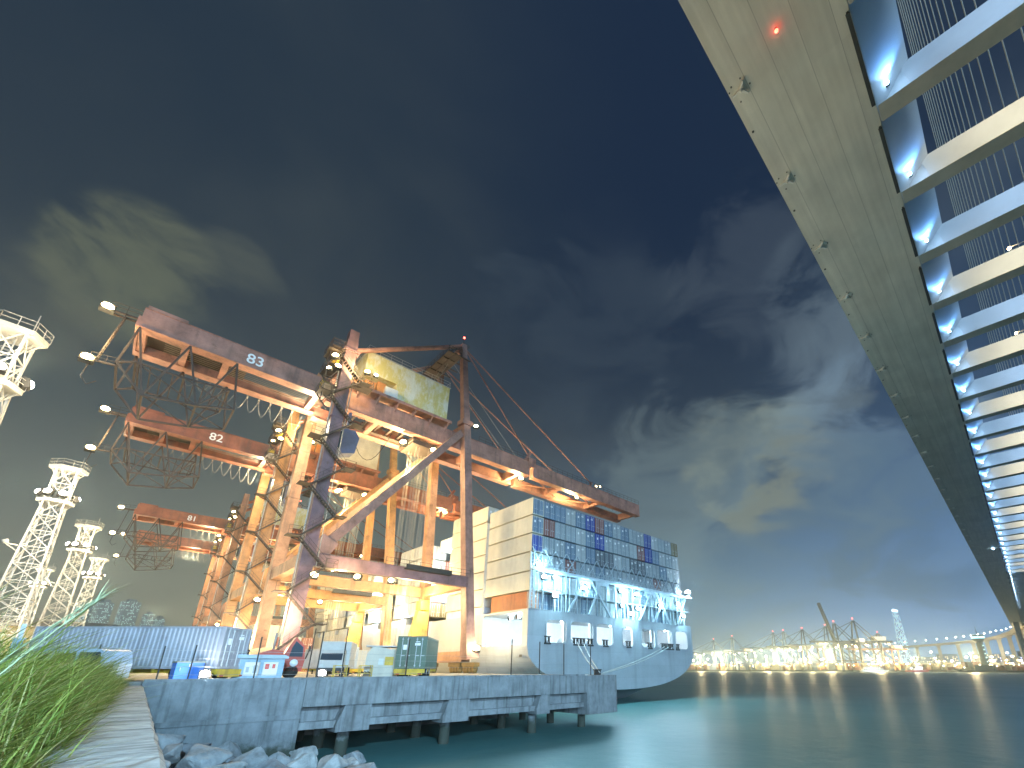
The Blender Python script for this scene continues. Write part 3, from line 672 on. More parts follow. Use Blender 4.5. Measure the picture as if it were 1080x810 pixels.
# ================================================================== CONTAINERS (shared meshes)
def pal(k, c, **kw): return paint('box_' + k, c, .5, .18, .5, kw.get('rust', .25), streak=.3, objrand=.12)
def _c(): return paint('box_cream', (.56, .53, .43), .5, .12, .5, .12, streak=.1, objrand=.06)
BOX = {'grey': pal('grey', (.30, .34, .36)), 'pale grey': pal('palegrey', (.42, .45, .45)), 'slate blue': pal('slate', (.15, .22, .30)), 'dark blue': pal('navy', (.03, .06, .30)),
       'red-brown': pal('brown', (.26, .10, .08)), 'olive brown': pal('olive', (.20, .15, .06)), 'cream': _c(), 'orange': pal('orange', (.50, .18, .06)), 'green': pal('green', (.12, .18, .13)), 'dark grey': pal('darkgrey', (.13, .15, .17))}
M_hw = paint('lock_gear', (.50, .52, .52), .45, .2, 2, .2)
def box_meshes(Lx, W, H, p=.28):
    """container along +y from 0, x 0..W, z 0..H; corrugated long sides, framed ends"""
    b = MB(); e = .14
    for x, s in ((0, 1), (W, -1)):
        n = int((Lx - 2 * e) / p); vs = []; 
        for i in range(n):
            y = e + (Lx - 2 * e) * i / n; d = (Lx - 2 * e) / n
            for f, k in ((0, .0), (.3, 0), (.5, 1), (.8, 1)):
                vs.append((x + s * (.012 + .045 * k), y + d * f))
        vs.append((x + s * .012, Lx - e)); m = len(vs)
        b.add([(a, c, .16) for a, c in vs] + [(a, c, H - .12) for a, c in vs], [(i, i + 1, m + i + 1, m + i) for i in range(m - 1)])
    for x in (0, W - .12):
        for y in (0, Lx - e): b.box((x, y, 0), (x + .12, y + e, H))
        b.box((x, e, 0), (x + .12, Lx - e, .16)); b.box((x, e, H - .12), (x + .12, Lx - e, H))
    b.box((.12, e, H - .1), (W - .12, Lx - e, H - .03)); b.box((.12, e, .08), (W - .12, Lx - e, .15))
    for y in (0.02, Lx - e): b.box((.12, y, 0), (W - .12, y + .12, .16)); b.box((.12, y, H - .13), (W - .12, y + .12, H))
    b.box((.12, Lx - .1, .16), (W - .12, Lx - .04, H - .13))
    body = b.mesh('body', BOX['grey'])
    doors = []
    for k in (0, 1):
        d = MB(); x0 = .12 + k * (W / 2 - .115); x1 = x0 + W / 2 - .125
        d.box((x0, .07, .17), (x1, .11, H - .14))
        for z in (.5, 1.0, 1.5, 2.0, 2.5):
            if z < H - .3: d.box((x0 + .05, .05, z - .1), (x1 - .05, .07, z + .1))
        doors.append(d.mesh('door', BOX['grey']))
    r = MB()
    for x in (.42, .85, W - .85, W - .42):
        r.tube([(x, .035, .1), (x, .035, H - .1)], .03, 5); r.box((x - .04, .0, 1.0), (x + .28, .03, 1.07)); r.box((x - .06, .0, .2), (x + .06, .05, .3)); r.box((x - .06, .0, H - .3), (x + .06, .05, H - .2))
    gear = r.mesh('lock_rod', M_hw)
    pl = MB(); pl.box((W - 1.0, .045, H - .75), (W - .55, .052, H - .55)); pl.box((W - .95, .045, H - .48), (W - .6, .052, H - .42)); pl.box((.5, .045, H - 1.1), (.8, .052, H - .7))
    plate = pl.mesh('marking', M_num)
    return body, doors, gear, plate
SHIPBOX = box_meshes(12.2, 2.46, 2.9)
YARDBOX = box_meshes(12.19, 2.44, 2.55)
SHORTBOX = box_meshes(6.06, 2.44, 2.6)
def container(ms, colour, loc, label, group, doors=True, rz=0, mark=True):
    t = thing('shipping_container', label, 'container', loc, rz, group)
    o = link('body', ms[0], t); setmat(o, BOX[colour])
    if doors:
        for d in ms[1]: o = link('door', d, t); setmat(o, BOX[colour])
        link('lock_rod', ms[2], t)
        if mark: link('marking', ms[3], t)
    return t
ORD = ['first', 'second', 'third', 'fourth', 'fifth', 'sixth', 'seventh', 'eighth', 'ninth', 'tenth', 'eleventh', 'twelfth', 'thirteenth', 'fourteenth', 'fifteenth', 'sixteenth', 'seventeenth']
TIER = ['bottom', 'second lowest', 'middle', 'second highest', 'top']
cm = {  # (column, tier from top) -> colour
 (0, 0): 'slate blue', (0, 1): 'slate blue', (0, 2): 'dark blue', (1, 1): 'red-brown', (5, 0): 'dark blue', (6, 0): 'red-brown', (6, 1): 'dark blue', (12, 0): 'dark blue', (12, 1): 'dark blue', (11, 1): 'red-brown',
 (16, 0): 'olive brown', (3, 3): 'red-brown', (13, 3): 'red-brown', (6, 2): 'dark grey', (7, 2): 'dark grey', (11, 2): 'dark grey', (7, 0): 'slate blue', (1, 0): 'slate blue', (2, 0): 'slate blue', (10, 2): 'dark grey'}
cr_ = random.Random(21)
for c in range(17):
    for k in range(5):
        tier = 4 - k
        col = cm.get((c, k)) or cr_.choice(['grey', 'grey', 'grey', 'pale grey', 'slate blue'])
        container(SHIPBOX, col, (44.25 + c * 2.53, 54.35 + cr_.uniform(-.03, .03), 11.5 + tier * 3.1), '%s container, %s tier, %s stack from quay at the stern' % (col, TIER[tier], ORD[c]), 'containers stacked across the stern of the ship', mark=cr_.random() < .6)
o = bpy.data.objects
# quayside column: crane lamp glow toned into the sides as cream
for ob in list(bpy.data.objects):
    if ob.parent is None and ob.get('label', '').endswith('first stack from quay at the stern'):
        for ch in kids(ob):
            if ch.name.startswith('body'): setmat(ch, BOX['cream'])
        ob['label'] = ob['label'].replace('container', 'container with lamplight-cream side', 1)
T6 = ['lowest', 'second lowest', 'third lowest', 'third highest', 'second highest', 'top']
for c in range(4):
    for k in range(6):
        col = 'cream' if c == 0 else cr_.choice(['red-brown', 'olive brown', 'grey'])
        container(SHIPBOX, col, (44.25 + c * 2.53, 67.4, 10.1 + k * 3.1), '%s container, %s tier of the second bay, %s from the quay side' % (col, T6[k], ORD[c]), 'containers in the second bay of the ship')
for bay, (y0, hs, z0) in enumerate(((90.5, (5, 5, 4, 4, 3, 3), 10.3), (105, (4, 4, 5, 3), 10.3), (119.5, (5, 4, 4), 10.3), (134, (4, 5, 4), 10.3), (148.5, (5, 5, 3), 10.3))):
    for c, h in enumerate(hs):
        for k in range(h):
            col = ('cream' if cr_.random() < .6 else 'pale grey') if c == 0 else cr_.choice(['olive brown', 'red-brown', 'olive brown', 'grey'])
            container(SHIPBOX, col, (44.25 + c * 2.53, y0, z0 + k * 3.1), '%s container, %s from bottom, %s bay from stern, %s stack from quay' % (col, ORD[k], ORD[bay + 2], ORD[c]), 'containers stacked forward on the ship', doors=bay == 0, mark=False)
container(SHIPBOX, 'orange', (44.7, 55.6, 8.75), 'orange container low on the stern deck under the cream quayside stack', 'low containers on the stern deck').scale = (1, .78, .92)
for c in range(1, 17):
    col = cr_.choice(['pale grey', 'grey', 'pale grey', 'slate blue'])
    container(SHIPBOX, col, (44.25 + c * 2.53, 55.6, 8.75), '%s container low on the stern deck behind the lashing bridge, %s from quay' % (col, ORD[c]), 'low containers on the stern deck', mark=False).scale = (1, .9, .92)

# ================================================================== SHIP
M_hull = paint('hull_grey', (.41, .44, .46), .5, .12, .25, .12, (.16, .09, .06), .25, dirt=(.12, .11, .10))
seams(M_hull, 6.2, 2.1)
M_boot = paint('boot_red', (.28, .04, .03), .6, .25, .6)
M_inner = paint('mooring_white', (.66, .72, .74), .5, .12, .6, .1)
M_lash = paint('lashing_grey', (.42, .48, .52), .5, .2, 1, .2)
SO = (67, 54.3, ZW)
ship = thing('container_ship', 'huge grey container ship moored at the quay, its flat stern facing the camera', 'ship', SO)
CX = 67.0; HB = 23.0
def sect(zb_, p, zt_=3.2, n=14):
    """half section from keel centre to the side"""
    out = []
    for i in range(n + 1):
        u = i / n; u = 1 - (1 - u) ** 1.6
        out.append((u * HB * (1 if u < 1 else 1), zb_ + (zt_ - zb_) * (1 - (1 - u ** p) ** (1 / 2.1))))
    return out
stations = [(54.3, -3.46, 2.3), (57, -3.9, 2.5), (61, -4.9, 2.9), (66, -6.6, 3.6), (73, -9.5, 5), (82, -12, 9), (95, -13, 16), (270, -13, 16)]
mb = MB(SO); mb.smooth = True; vs = []; fs = []
for y, zb_, p in stations:
    h = sect(zb_, p); full = [(-x, z) for x, z in reversed(h)] + h[1:]
    vs += [(CX + x, y, z) for x, z in full]
n = 29
for i in range(len(stations) - 1):
    for j in range(n - 1): fs.append((i * n + j, i * n + j + 1, (i + 1) * n + j + 1, (i + 1) * n + j))
mb.add(vs, fs); mb.smooth = False
# side plates with the mooring-deck opening on the quay side
def plate_with_holes(outer, holes, thick, to3):
    bm = bmesh.new(); es = []
    for loop in [outer] + holes:
        vv = [bm.verts.new((x, 0, z)) for x, z in loop]
        es += [bm.edges.new((vv[i], vv[(i + 1) % len(vv)])) for i in range(len(vv))]
    bmesh.ops.triangle_fill(bm, use_beauty=True, use_dissolve=False, edges=es)
    r = bmesh.ops.extrude_face_region(bm, geom=bm.faces[:])
    for v in [g for g in r['geom'] if isinstance(g, bmesh.types.BMVert)]: v.co.y += thick
    bm.verts.index_update()
    vs = [to3(v.co.x, v.co.y, v.co.z) for v in bm.verts]; fs = [[v.index for v in f.verts] for f in bm.faces]; bm.free()
    return vs, fs
def rrect(x0, x1, z0, z1, r, n=5):
    out = []
    for cx, cz, a0 in ((x1 - r, z1 - r, 0), (x0 + r, z1 - r, 90), (x0 + r, z0 + r, 180), (x1 - r, z0 + r, 270)):
        for i in range(n + 1): a = R(a0 + 90 * i / n); out.append((cx + r * math.cos(a), cz + r * math.sin(a)))
    return out
ZD = 8.62
v_, f_ = plate_with_holes([(54.42, 3.15), (272, 3.15), (272, ZD), (54.42, ZD)], [rrect(55.6, 66.2, 2.6 + .75, 8.35, .5)], .12, lambda x, t_, z: (44.0 - .002 + t_, x, z))
mb.add(v_, f_)
mb.box((89.88, 54.42, 3.15), (90.0, 272, ZD))
mb.build('hull', M_hull, ship)
# transom
h = sect(-3.46, 2.3)
outer = [(CX - x, z) for x, z in reversed(h)] + [(CX + x, z) for x, z in h[1:]] + [(90.0, ZD), (44.0, ZD)]
def wpx(u, q=54.3):  # stern positions measured along the transom
    return u
wins = [(47.7, 52.1, 3.75, 7.25, .75), (53.0, 58.4, 3.75, 7.3, .75), (59.2, 63.6, 3.75, 7.35, .85), (66.3, 69.4, 3.75, 7.2, .75), (72.0, 76.4, 3.75, 7.2, .85), (77.0, 82.4, 3.75, 7.4, .8), (83.6, 88.1, 3.75, 7.4, .9)]
v_, f_ = plate_with_holes(outer, [rrect(*w) for w in wins], .14, lambda x, t_, z: (x, 54.28 + t_, z))
mb = MB(SO); mb.add(v_, f_); mb.box((44.0, 54.24, ZD - .02), (90, 54.45, ZD + .1)); mb.build('transom', M_hull, ship)
for x0, x1, z0, z1, r in wins:
    mb = MB(SO); p_ = [(x, 54.25, z) for x, z in rrect(x0, x1, z0, z1, r)]; mb.tube(p_ + [p_[0]], .07, 5); mb.build('opening_trim', M_hull, ship)
# mooring deck
mb = MB(SO); mb.box((44.3, 54.6, 2.7), (89.7, 67.0, 2.9)); mb.box((44.3, 54.55, 8.3), (89.7, 67, 8.45)); mb.box((44.3, 66.7, 2.9), (89.7, 66.9, 8.3)); mb.build('mooring_deck', M_inner, ship)
mb = MB(SO); mb.box((44.0, 54.46, ZD - .1), (90.0, 272, ZD - .02)); mb.build('weather_deck', M_hull, ship)
for x in (52.6, 58.9, 65, 70.6, 76.7, 83.0):
    mb = MB(SO); mb.box((x - .2, 55.2, 2.9), (x + .2, 55.6, 8.3)); mb.bar((x, 55.4, 7.2), (x + 1.2, 55.4, 8.3), .2); mb.build('pillar', M_inner, ship)
M_wgreen = paint('winch_grey', (.22, .27, .30), .5, .2, 1, .15)
for x in (49.5, 56.5, 62, 74, 80, 86):
    mb = MB(SO); mb.tube([(x - 1.1, 59, 4.0), (x + .8, 59, 4.0)], .75, 14); mb.tube([(x - 1.15, 59, 4.0), (x - 1.05, 59, 4.0)], 1.0, 14); mb.tube([(x + .8, 59, 4), (x + .9, 59, 4)], 1.0, 14); mb.box((x + .95, 58.5, 2.9), (x + 1.7, 59.6, 4.6)); mb.box((x - 1.4, 58.3, 2.9), (x + 1.7, 59.7, 3.2)); mb.build('winch', M_wgreen, ship)
for x in (48.0, 54.3, 55.8, 57.7, 61.6, 68.0, 74.6, 79.2, 80.6, 82.0, 84.2):
    mb = MB(SO); mb.box((x - .65, 54.1, 3.5), (x + .65, 54.85, 3.75))
    for s in (-.38, .38): mb.tube([(x + s, 54.35, 3.7), (x + s, 54.35, 4.6)], .2, 10)
    mb.box((x - .65, 54.15, 4.6), (x + .65, 54.6, 4.75)); mb.build('fairlead', M_dark, ship)
mb = MB(SO)
for y in (56.2, 57.6, 59.2, 62, 64): mb.bar((44.15, y, 2.9), (44.15, y, 4.0), .08)
mb.bar((44.15, 55.7, 4.0), (44.15, 66, 4.0), .07); mb.bar((44.15, 55.7, 3.5), (44.15, 66, 3.5), .05)
for y in (63.4, 64.5, 65.6): mb.tube([(44.8, y, 2.9), (44.8, y, 4.0)], .28, 10)
mb.build('bollard_row', M_inner, ship)
mb = MB(SO); mb.box((43.97, 55.35, 1.6), (43.995, 56.0, 1.95)); mb.build('hull_marking', M_dark, ship)
mb = MB(SO)
for k in range(5): mb.box((43.96, 69.0 + k * .5, 1.0 + .05 * k), (43.99, 69.3 + k * .5, 1.5))
mb.build('hull_marking', M_num, ship)
# rudder and stern frame, red
mb = MB(SO); mb.box((65.9, 57.5, -12), (68.1, 63, -4.9)); mb.build('rudder', M_boot, ship)
# hatch covers and lashing gear
for k in range(8):
    y = 67.3 + k * 14.5
    if abs(y - 82) < 3: continue
    mb = MB(SO); mb.box((44.4, y, ZD), (52.5, y + 12, 10.0)); mb.build('hatch_cover', M_lash, ship)
mb = MB(SO); yl = 53.95
cols = [44.1 + 2.53 * i for i in range(18)]
for i, x in enumerate(cols):
    mb.bar((x, yl + .1, ZD), (x, yl + .1, 15.0), .16 if i % 2 else .24, up=(0, 1, 0))
    if i % 2 == 0: mb.bar((x + 1.0, yl + .2, ZD), (x + 1.0, yl + .2, 14.6), .09, up=(0, 1, 0)); mb.bar((x + 1.6, yl + .2, ZD), (x + 1.6, yl + .2, 14.6), .09, up=(0, 1, 0))
    if i % 3 == 0: mb.bar((x + .5, yl - .3, ZD), (x + .5, yl - .3, 15.0), .1, up=(0, 1, 0))
mb.build('lashing_post', M_lash, ship)
mb = MB(SO); mb.box((44, yl - .5, 14.55), (90.1, yl + .3, 14.75)); mb.box((44, yl - .5, 14.75), (90.1, yl - .42, 15.05)); mb.rail([(44, yl - .45, 14.75), (90, yl - .45, 14.75)], 1.1, .03, 1.27); mb.box((46, yl - .4, 11.5), (60, yl + .25, 11.62)); mb.box((66, yl - .4, 11.5), (89, yl + .25, 11.62)); mb.rail([(46, yl - .38, 11.6), (60, yl - .38, 11.6)], 1, .025, 1.27); mb.rail([(66, yl - .38, 11.6), (89, yl - .38, 11.6)], 1, .025, 1.27); mb.build('lashing_walkway', M_lash, ship)
mb = MB(SO)
for i in range(17):
    mb.bar((cols[i], yl + .05, 14.9), (cols[i + 1], yl + .05, 18.3), .13); mb.bar((cols[i + 1], yl - .05, 14.9), (cols[i], yl - .05, 18.3), .13)
mb.build('lashing_rod', M_lash, ship)
for a, c in ((52.0, 56.0), (62.5, 57.5), (57, 60), (71.0, 75.5), (81.5, 77), (76, 80), (84, 88)):
    mb = MB(SO); mb.bar((a, yl - .15, ZD), (c, yl - .15, 14.55), .34, .3); mb.build('lashing_brace', M_lash, ship)
for a in (54.2, 58.6, 73, 78): mb = MB(SO); mb.prism([(a, 14.55), (a + 3.6, 14.55), (a + 3.3, 13.6), (a + 2.9, 13.1), (a + 2.8, 13.9), (a + .8, 13.9), (a + .7, 13.1), (a + .3, 13.6)], 'y', yl - .28, yl - .02); mb.build('lashing_frame', M_lash, ship)
mb = MB(SO)
for x in (44.05, 44.7): mb.bar((x, 54.1, ZD), (x, 54.1, 17.5), .2)
for k in range(16): mb.bar((44.05, 54.1, ZD + .3 + k * .55), (44.7, 54.1, ZD + .3 + k * .55), .08)
mb.build('ladder', M_lash, ship); mb = MB(SO)
for y in (66.75, 67.15): mb.bar((44.3, y, ZD), (44.3, y, 25), .16)
for k in range(20): mb.bar((44.3, 66.75, ZD + .3 + k * .8), (44.3, 67.15, ZD + .3 + k * .8), .07)
mb.build('ladder', M_lash, ship)
for x, y, z in ((45.3, 53.9, 15.6), (46.6, 53.8, 13.7), (48.8, 53.7, 13.9), (48.9, 53.7, 11.0), (55.8, 53.8, 13.0), (65.5, 53.7, 13.6), (70.2, 53.7, 13.5), (65.8, 53.7, 10.9), (70.4, 53.7, 10.8), (68.3, 53.7, 9.7), (78.0, 53.7, 12.0), (84.6, 53.7, 13.0), (86.4, 53.7, 10.6), (88.8, 53.6, 16.0)):
    lamp(LM_cool, Vector((x, y, z)) - Vector(SO), ship, sc=1.3 if x > 88 else 1.0)
    light((x + .1, y - .5, z - .1), 1700, (.42, .80, 1), .25)
light((88.8, 53.0, 16.0), 2500, COOL, .3)
for x, y, z in ((46.6, 62, 7.9), (45.6, 58.6, 7.8), (49, 58, 7.9), (54.5, 57, 8.0), (56.5, 60, 7.9), (60.5, 57, 8), (67.5, 58, 8), (72.6, 57, 8), (75, 60, 8), (79, 57, 8), (85.5, 58, 8)):
    lamp(LM_cool, Vector((x, y, z)) - Vector(SO), ship, sc=.9)
    light((x, y, z - .5), 110 if x < 48 else 1400, COOL, .25)
# superstructure
mb = MB(SO); mb.box((52, 83.2, ZD), (83, 89.3, 26)); mb.box((46.5, 83, 24), (88, 88.5, 26.3)); sup = mb.build('superstructure', M_inner, ship)
mb = MB(SO)
for k in range(4):
    for i in range(12): mb.box((53.2 + i * 2.5, 83.15, 11 + k * 2.9), (54.2 + i * 2.5, 83.199, 12.1 + k * 2.9)); mb.box((51.95, 84 + (i % 3) * 1.8, 11 + k * 2.9), (51.999, 84.9 + (i % 3) * 1.8, 12 + k * 2.9))
mb.build('window', M_glass, sup)
for p in ((50.6, 82.6, 26), (50.8, 84.5, 18), (50.5, 88, 24)):
    lamp(LM_cool, Vector(p) - Vector(SO), ship, sc=1.2); light((p[0] - .3, p[1] - .5, p[2]), 1800, COOL, .4)
for y in (84, 86.5, 88.5): light((47.5, y, 15), 1600, COOL, .3)
for y in (98, 112, 126): light((42.9, y, 10.5), 1200, COOL, .3)

# mooring lines
M_rope = paint('mooring_rope', (.60, .62, .58), .8, .2, 6)
def line(a, c, label, sag=.35):
    mb = MB(a); a = Vector(a); c = Vector(c)
    mb.tube([a.lerp(c, i / 12) - Vector((0, 0, sag * math.sin(math.pi * i / 12))) for i in range(13)], .06, 6)
    o = mb.build('mooring_line', M_rope); o.location = a; tag(o, label, 'rope', 'mooring lines from the stern of the ship')
line((54.3, 54.1, 4.1), (39.3, 36.0, -.45), 'steeper of the mooring lines, nearest the ship quayside corner, stern to wall top')
line((55.8, 54.1, 4.1), (39.9, 36.1, -.45), 'mooring line just right of the steepest one, stern to wall end')
line((79.2, 54.1, 4.1), (41.4, 37.0, -.5), 'upper of the two long shallow mooring lines to the wall corner')
line((80.6, 54.1, 4.05), (41.6, 37.4, -.6), 'lower of the two long shallow mooring lines to the wall corner', .5)
for i, (x, y) in enumerate(((39.4, 36.2), (40.9, 37.2))):
    mb = MB((x, y, ZG)); mb.tube([(x, y, ZG), (x, y, ZG + .5)], .26, 12); mb.tube([(x, y, ZG + .5), (x, y, ZG + .62)], .36, 12); o = mb.build('mooring_bollard', M_dark); o.location = (x, y, ZG)
    tag(o, 'dark mooring bollard near the end of the quay wall holding the %s ropes' % ('steep', 'shallow')[i], 'bollard', 'bollards on the quay end')
# ================================================================== YARD
A45 = R(135)   # long axis pointing away to the left of the view
def local(o): return MB((0, 0, 0))
# ---- long container on its trailer
M_tyre = paint('tyre', (.02, .02, .02), .8, .3, 3)
def trailer(loc, rz, L_, label, colour=None):
    t = thing('container_trailer', label, 'trailer', loc, rz)
    b = MB(); b.box((.75, 0, .42), (.95, L_, .66)); b.box((1.5, 0, .42), (1.7, L_, .66))
    y = .1
    while y < L_: b.box((.05, y, .45), (2.4, y + .14, .64)); y += 1.9
    b.box((.0, -.12, .35), (2.45, .08, .66)); b.build('chassis', M_yel, t)
    for y in (1.2, 2.5):
        for x in (.05, 1.85):
            b = MB(); b.tube([(x, y, .42), (x + .55, y, .42)], .42, 16); b.m = 1; b.tube([(x - .01, y, .42), (x + .56, y, .42)], .2, 10); b.build('wheel', [M_tyre, M_rail], t)
    b = MB(); b.box((.5, L_ - 2.6, -0.0), (.65, L_ - 2.45, .5)); b.box((1.8, L_ - 2.6, 0), (1.95, L_ - 2.45, .5)); b.build('landing_leg', M_dark, t)
    b = MB(); b.box((.1, -.16, .2), (2.3, -.1, .34)); b.m = 1
    for x in (.2, 1.95): b.box((x, -.19, .22), (x + .3, -.16, .32))
    b.build('tail_bar', [M_yel, paint('tail_lens', (.4, .03, .02), .3)], t)
    return t
BOX['pale blue'] = pal('paleblue', (.37, .37, .40)); BOX['bright blue'] = pal('brightblue', (.06, .20, .60))
p0 = Vector((5.15, 36.75, ZG))
trailer((p0.x, p0.y, ZG), R(45), 12.2, 'yellow trailer under the long pale blue container behind the grass')
container(YARDBOX, 'pale blue', (p0.x, p0.y, ZG + .68), 'long pale blue corrugated container on a yellow trailer behind the grass', None, rz=R(45))
# ---- greenish container at right on yellow chassis
rz = R(-37.5)
trailer((17.3, 38.6, ZG), rz, 6.1, 'yellow chassis carrying the short grey green container near the waterside crane leg')
container(SHORTBOX, 'green', (17.3, 38.6, ZG + .68), 'short grey green container on a yellow chassis behind the quay wall', None, rz=rz)
# ---- guard hut
BLUEP = paint('hut_blue', (.22, .36, .46), .5, .15, 1, .1, streak=.2)
t = thing('guard_hut', 'small pale blue hut with overhanging roof and two wide windows on the quay wall', 'hut', (6.35, 38.2, ZG), R(-6))
b = MB(); b.box((0, 0, 0), (2.75, 1.8, 1.35)); b.build('wall', BLUEP, t)
b = MB(); b.prism([(-.18, 1.35), (2.93, 1.35), (2.93, 1.47), (2.7, 1.58), (.05, 1.58), (-.18, 1.47)], 'y', -.2, 2.0); b.build('roof', paint('hut_roof', (.30, .42, .48), .5, .2), t)
M_pane = paint('pale_pane', (.62, .66, .62), .25, .1, 1); M_poster = paint('poster_red', (.55, .10, .08), .5, .1)  # plain pale paint for panes, headlights and notice
for x0 in (.5, 1.55):
    b = MB(); b.box((x0, -.03, .25), (x0 + .85, 0, 1.1)); w = b.build('window', M_white, t)
    b = MB(); b.box((x0 + .05, -.04, .3), (x0 + .4, -.031, 1.05)); b.box((x0 + .45, -.04, .3), (x0 + .8, -.031, 1.05)); b.build('pane', M_pane, w)
    b = MB()
    if x0 > 1: b.box((x0 + .1, -.05, .65), (x0 + .34, -.041, 1.0)); b.box((x0 + .52, -.05, .7), (x0 + .7, -.041, .98))
    else: b.box((x0 + .1, -.05, .45), (x0 + .28, -.041, .8)); b.box((x0 + .5, -.05, .4), (x0 + .72, -.041, .9))
    b.build('poster', M_poster if x0 > 1 else paint('poster_grey', (.3, .36, .38), .5, .1), w)
b = MB(); b.box((-.03, .5, .0), (0, 1.3, 1.25)); b.build('door', paint('hut_door', (.15, .25, .33), .5), t)
b = MB(); b.tube([(.6, .9, 1.58), (.6, .9, 1.8)], .05, 8); b.ball((.6, .9, 1.85), .09); b.build('roof_vent', M_dark, t)
# ---- blue storage chest
t = thing('storage_chest', 'bright blue steel chest beside the floodlight on the quay wall', 'chest', (3.2, 36.6, ZG), R(8))
b = MB(); b.box((0, 0, .1), (1.35, .9, 1.02)); 
for x in (.1, 1.15): b.box((x, .1, 0), (x + .12, .8, .1))
b.build('body', BOX['bright blue'], t)
b = MB(); b.prism([(-.04, 1.02), (1.39, 1.02), (1.36, 1.1), (-.01, 1.1)], 'y', -.04, .94); b.build('lid', paint('chest_lid', (.20, .22, .16), .6), t)
b = MB(); b.box((.6, -.03, .8), (.75, 0, .95)); b.tube([(.2, -.03, .55), (.2, -.08, .6), (.2, -.08, .7), (.2, -.03, .75)], .02, 6); b.build('latch', M_rail, t)
# ---- red terminal tractor
M_red = paint('tractor_red', (.50, .06, .03), .4, .25, 1, .2)
t = thing('terminal_tractor', 'red terminal tractor with round white lamp beside the pale blue hut', 'truck', (8.7, 41.2, ZG), R(-8))
b = MB(); b.prism([(1.0, .5), (2.35, .5), (2.45, 1.3), (2.3, 2.35), (1.6, 3.0), (1.25, 2.3), (1.0, 1.6)], 'y', .0, 1.7); b.build('cab', M_red, t)
b = MB(); b.prism([(-.6, .5), (.99, .5), (.99, 1.95), (.2, 2.05), (-.6, 1.75)], 'y', .1, 1.6); b.build('hood', M_red, t)
b = MB(); b.prism([(1.35, 1.55), (2.25, 1.55), (2.2, 2.25), (1.65, 2.7), (1.45, 2.2)], 'y', -.03, 0); b.build('windscreen', M_glass, t)
b = MB(); b.tube([(1.75, -.06, 1.1), (1.75, 0, 1.1)], .27, 18); b.build('round_lamp', M_num, t)
b = MB(); b.bar((2.5, .2, 1.4), (2.62, .0, 2.0), .07); b.box((2.55, -.1, 1.95), (2.72, .05, 2.35)); b.build('mirror', M_dark, t)
b = MB(); b.tube([(.3, .8, 2.0), (.32, .8, 3.3)], .08, 8); b.build('exhaust', M_rail, t)
for x in (-.2, 1.7):
    for y in (.0, 1.4):
        b = MB(); b.tube([(x, y, .45), (x, y + .35, .45)], .45, 16); b.build('wheel', M_tyre, t)
# ---- white lorry
t = thing('white_lorry', 'white box lorry facing the wall, half hidden behind the floodlight and wall posts', 'lorry', (13.6, 46.2, ZG), R(-25))
b = MB(); b.box((-.2, 1.7, .8), (2.4, 7.5, 3.1)); b.build('cargo_box', M_white, t)
b = MB(); b.prism([(0, .5), (0, 1.4), (.45, 2.3), (1.6, 2.3), (1.6, .5)], 'x', .05, 2.1); b.build('cab', M_white, t)
b = MB(); b.prism([(-.02, 1.42), (.42, 2.22), (.45, 2.2), (.02, 1.4)], 'x', .2, 1.95); b.build('windscreen', M_glass, t)
b = MB(); b.box((0.05, -.1, .45), (2.1, 0, .75)); b.build('bumper', M_dark, t)
for x in (.25, 1.65): b = MB(); b.box((x, -.04, .85), (x + .3, 0, 1.05)); b.build('headlight', M_pane, t)
for y in (.9, 5.8):
    for x in (.0, 1.85): b = MB(); b.tube([(x, y, .42), (x + .3, y, .42)], .42, 14); b.build('wheel', M_tyre, t)
# ---- cream cabin with yellow placard
t = thing('site_cabin', 'cream cabin with a yellow placard left of the grey green container', 'cabin', (15.9, 41.4, ZG), R(-30))
b = MB(); b.prism([(0, 0), (2.9, 0), (2.9, 2.2), (.5, 2.5), (.1, 1.9)], 'y', 0, 2.5); b.build('wall', BOX['cream'], t)
b = MB(); b.box((1.6, -.03, .95), (2.3, 0, 1.65)); b.build('placard', M_yel, t)
b = MB(); b.box((1.1, -.03, 1.0), (1.5, 0, 1.5)); b.build('notice', M_pane, t)
b = MB(); b.box((-.05, -.1, 2.46), (2.95, 2.6, 2.56)); b.build('roof', M_rail, t)
for i, x in enumerate((13.2, 15.2, 20.4)):
    t = thing('spreader_stand', ['yellow rack of lashing gear behind the wall posts', 'yellow rack of lashing gear next to the cream cabin', 'yellow rack of lashing gear right of the grey green container'][i], 'rack', (x, 40.2, ZG), R(-10), 'racks of lashing gear')
    b = MB()
    for a in (0, .9):
        for c in (0, .7): b.bar((a, c, 0), (a, c, .95), .07)
    for z in (.3, .9): b.box((0, 0, z), (.9, .7, z + .05))
    b.build('frame', M_yel, t)
    b = MB()
    for k in range(7): b.tube([(.08 + k * .12, .05, .38), (.1 + k * .12, .65, .4 + .1 * (k % 2))], .035, 5)
    b.build('lashing_bar', M_dark, t)
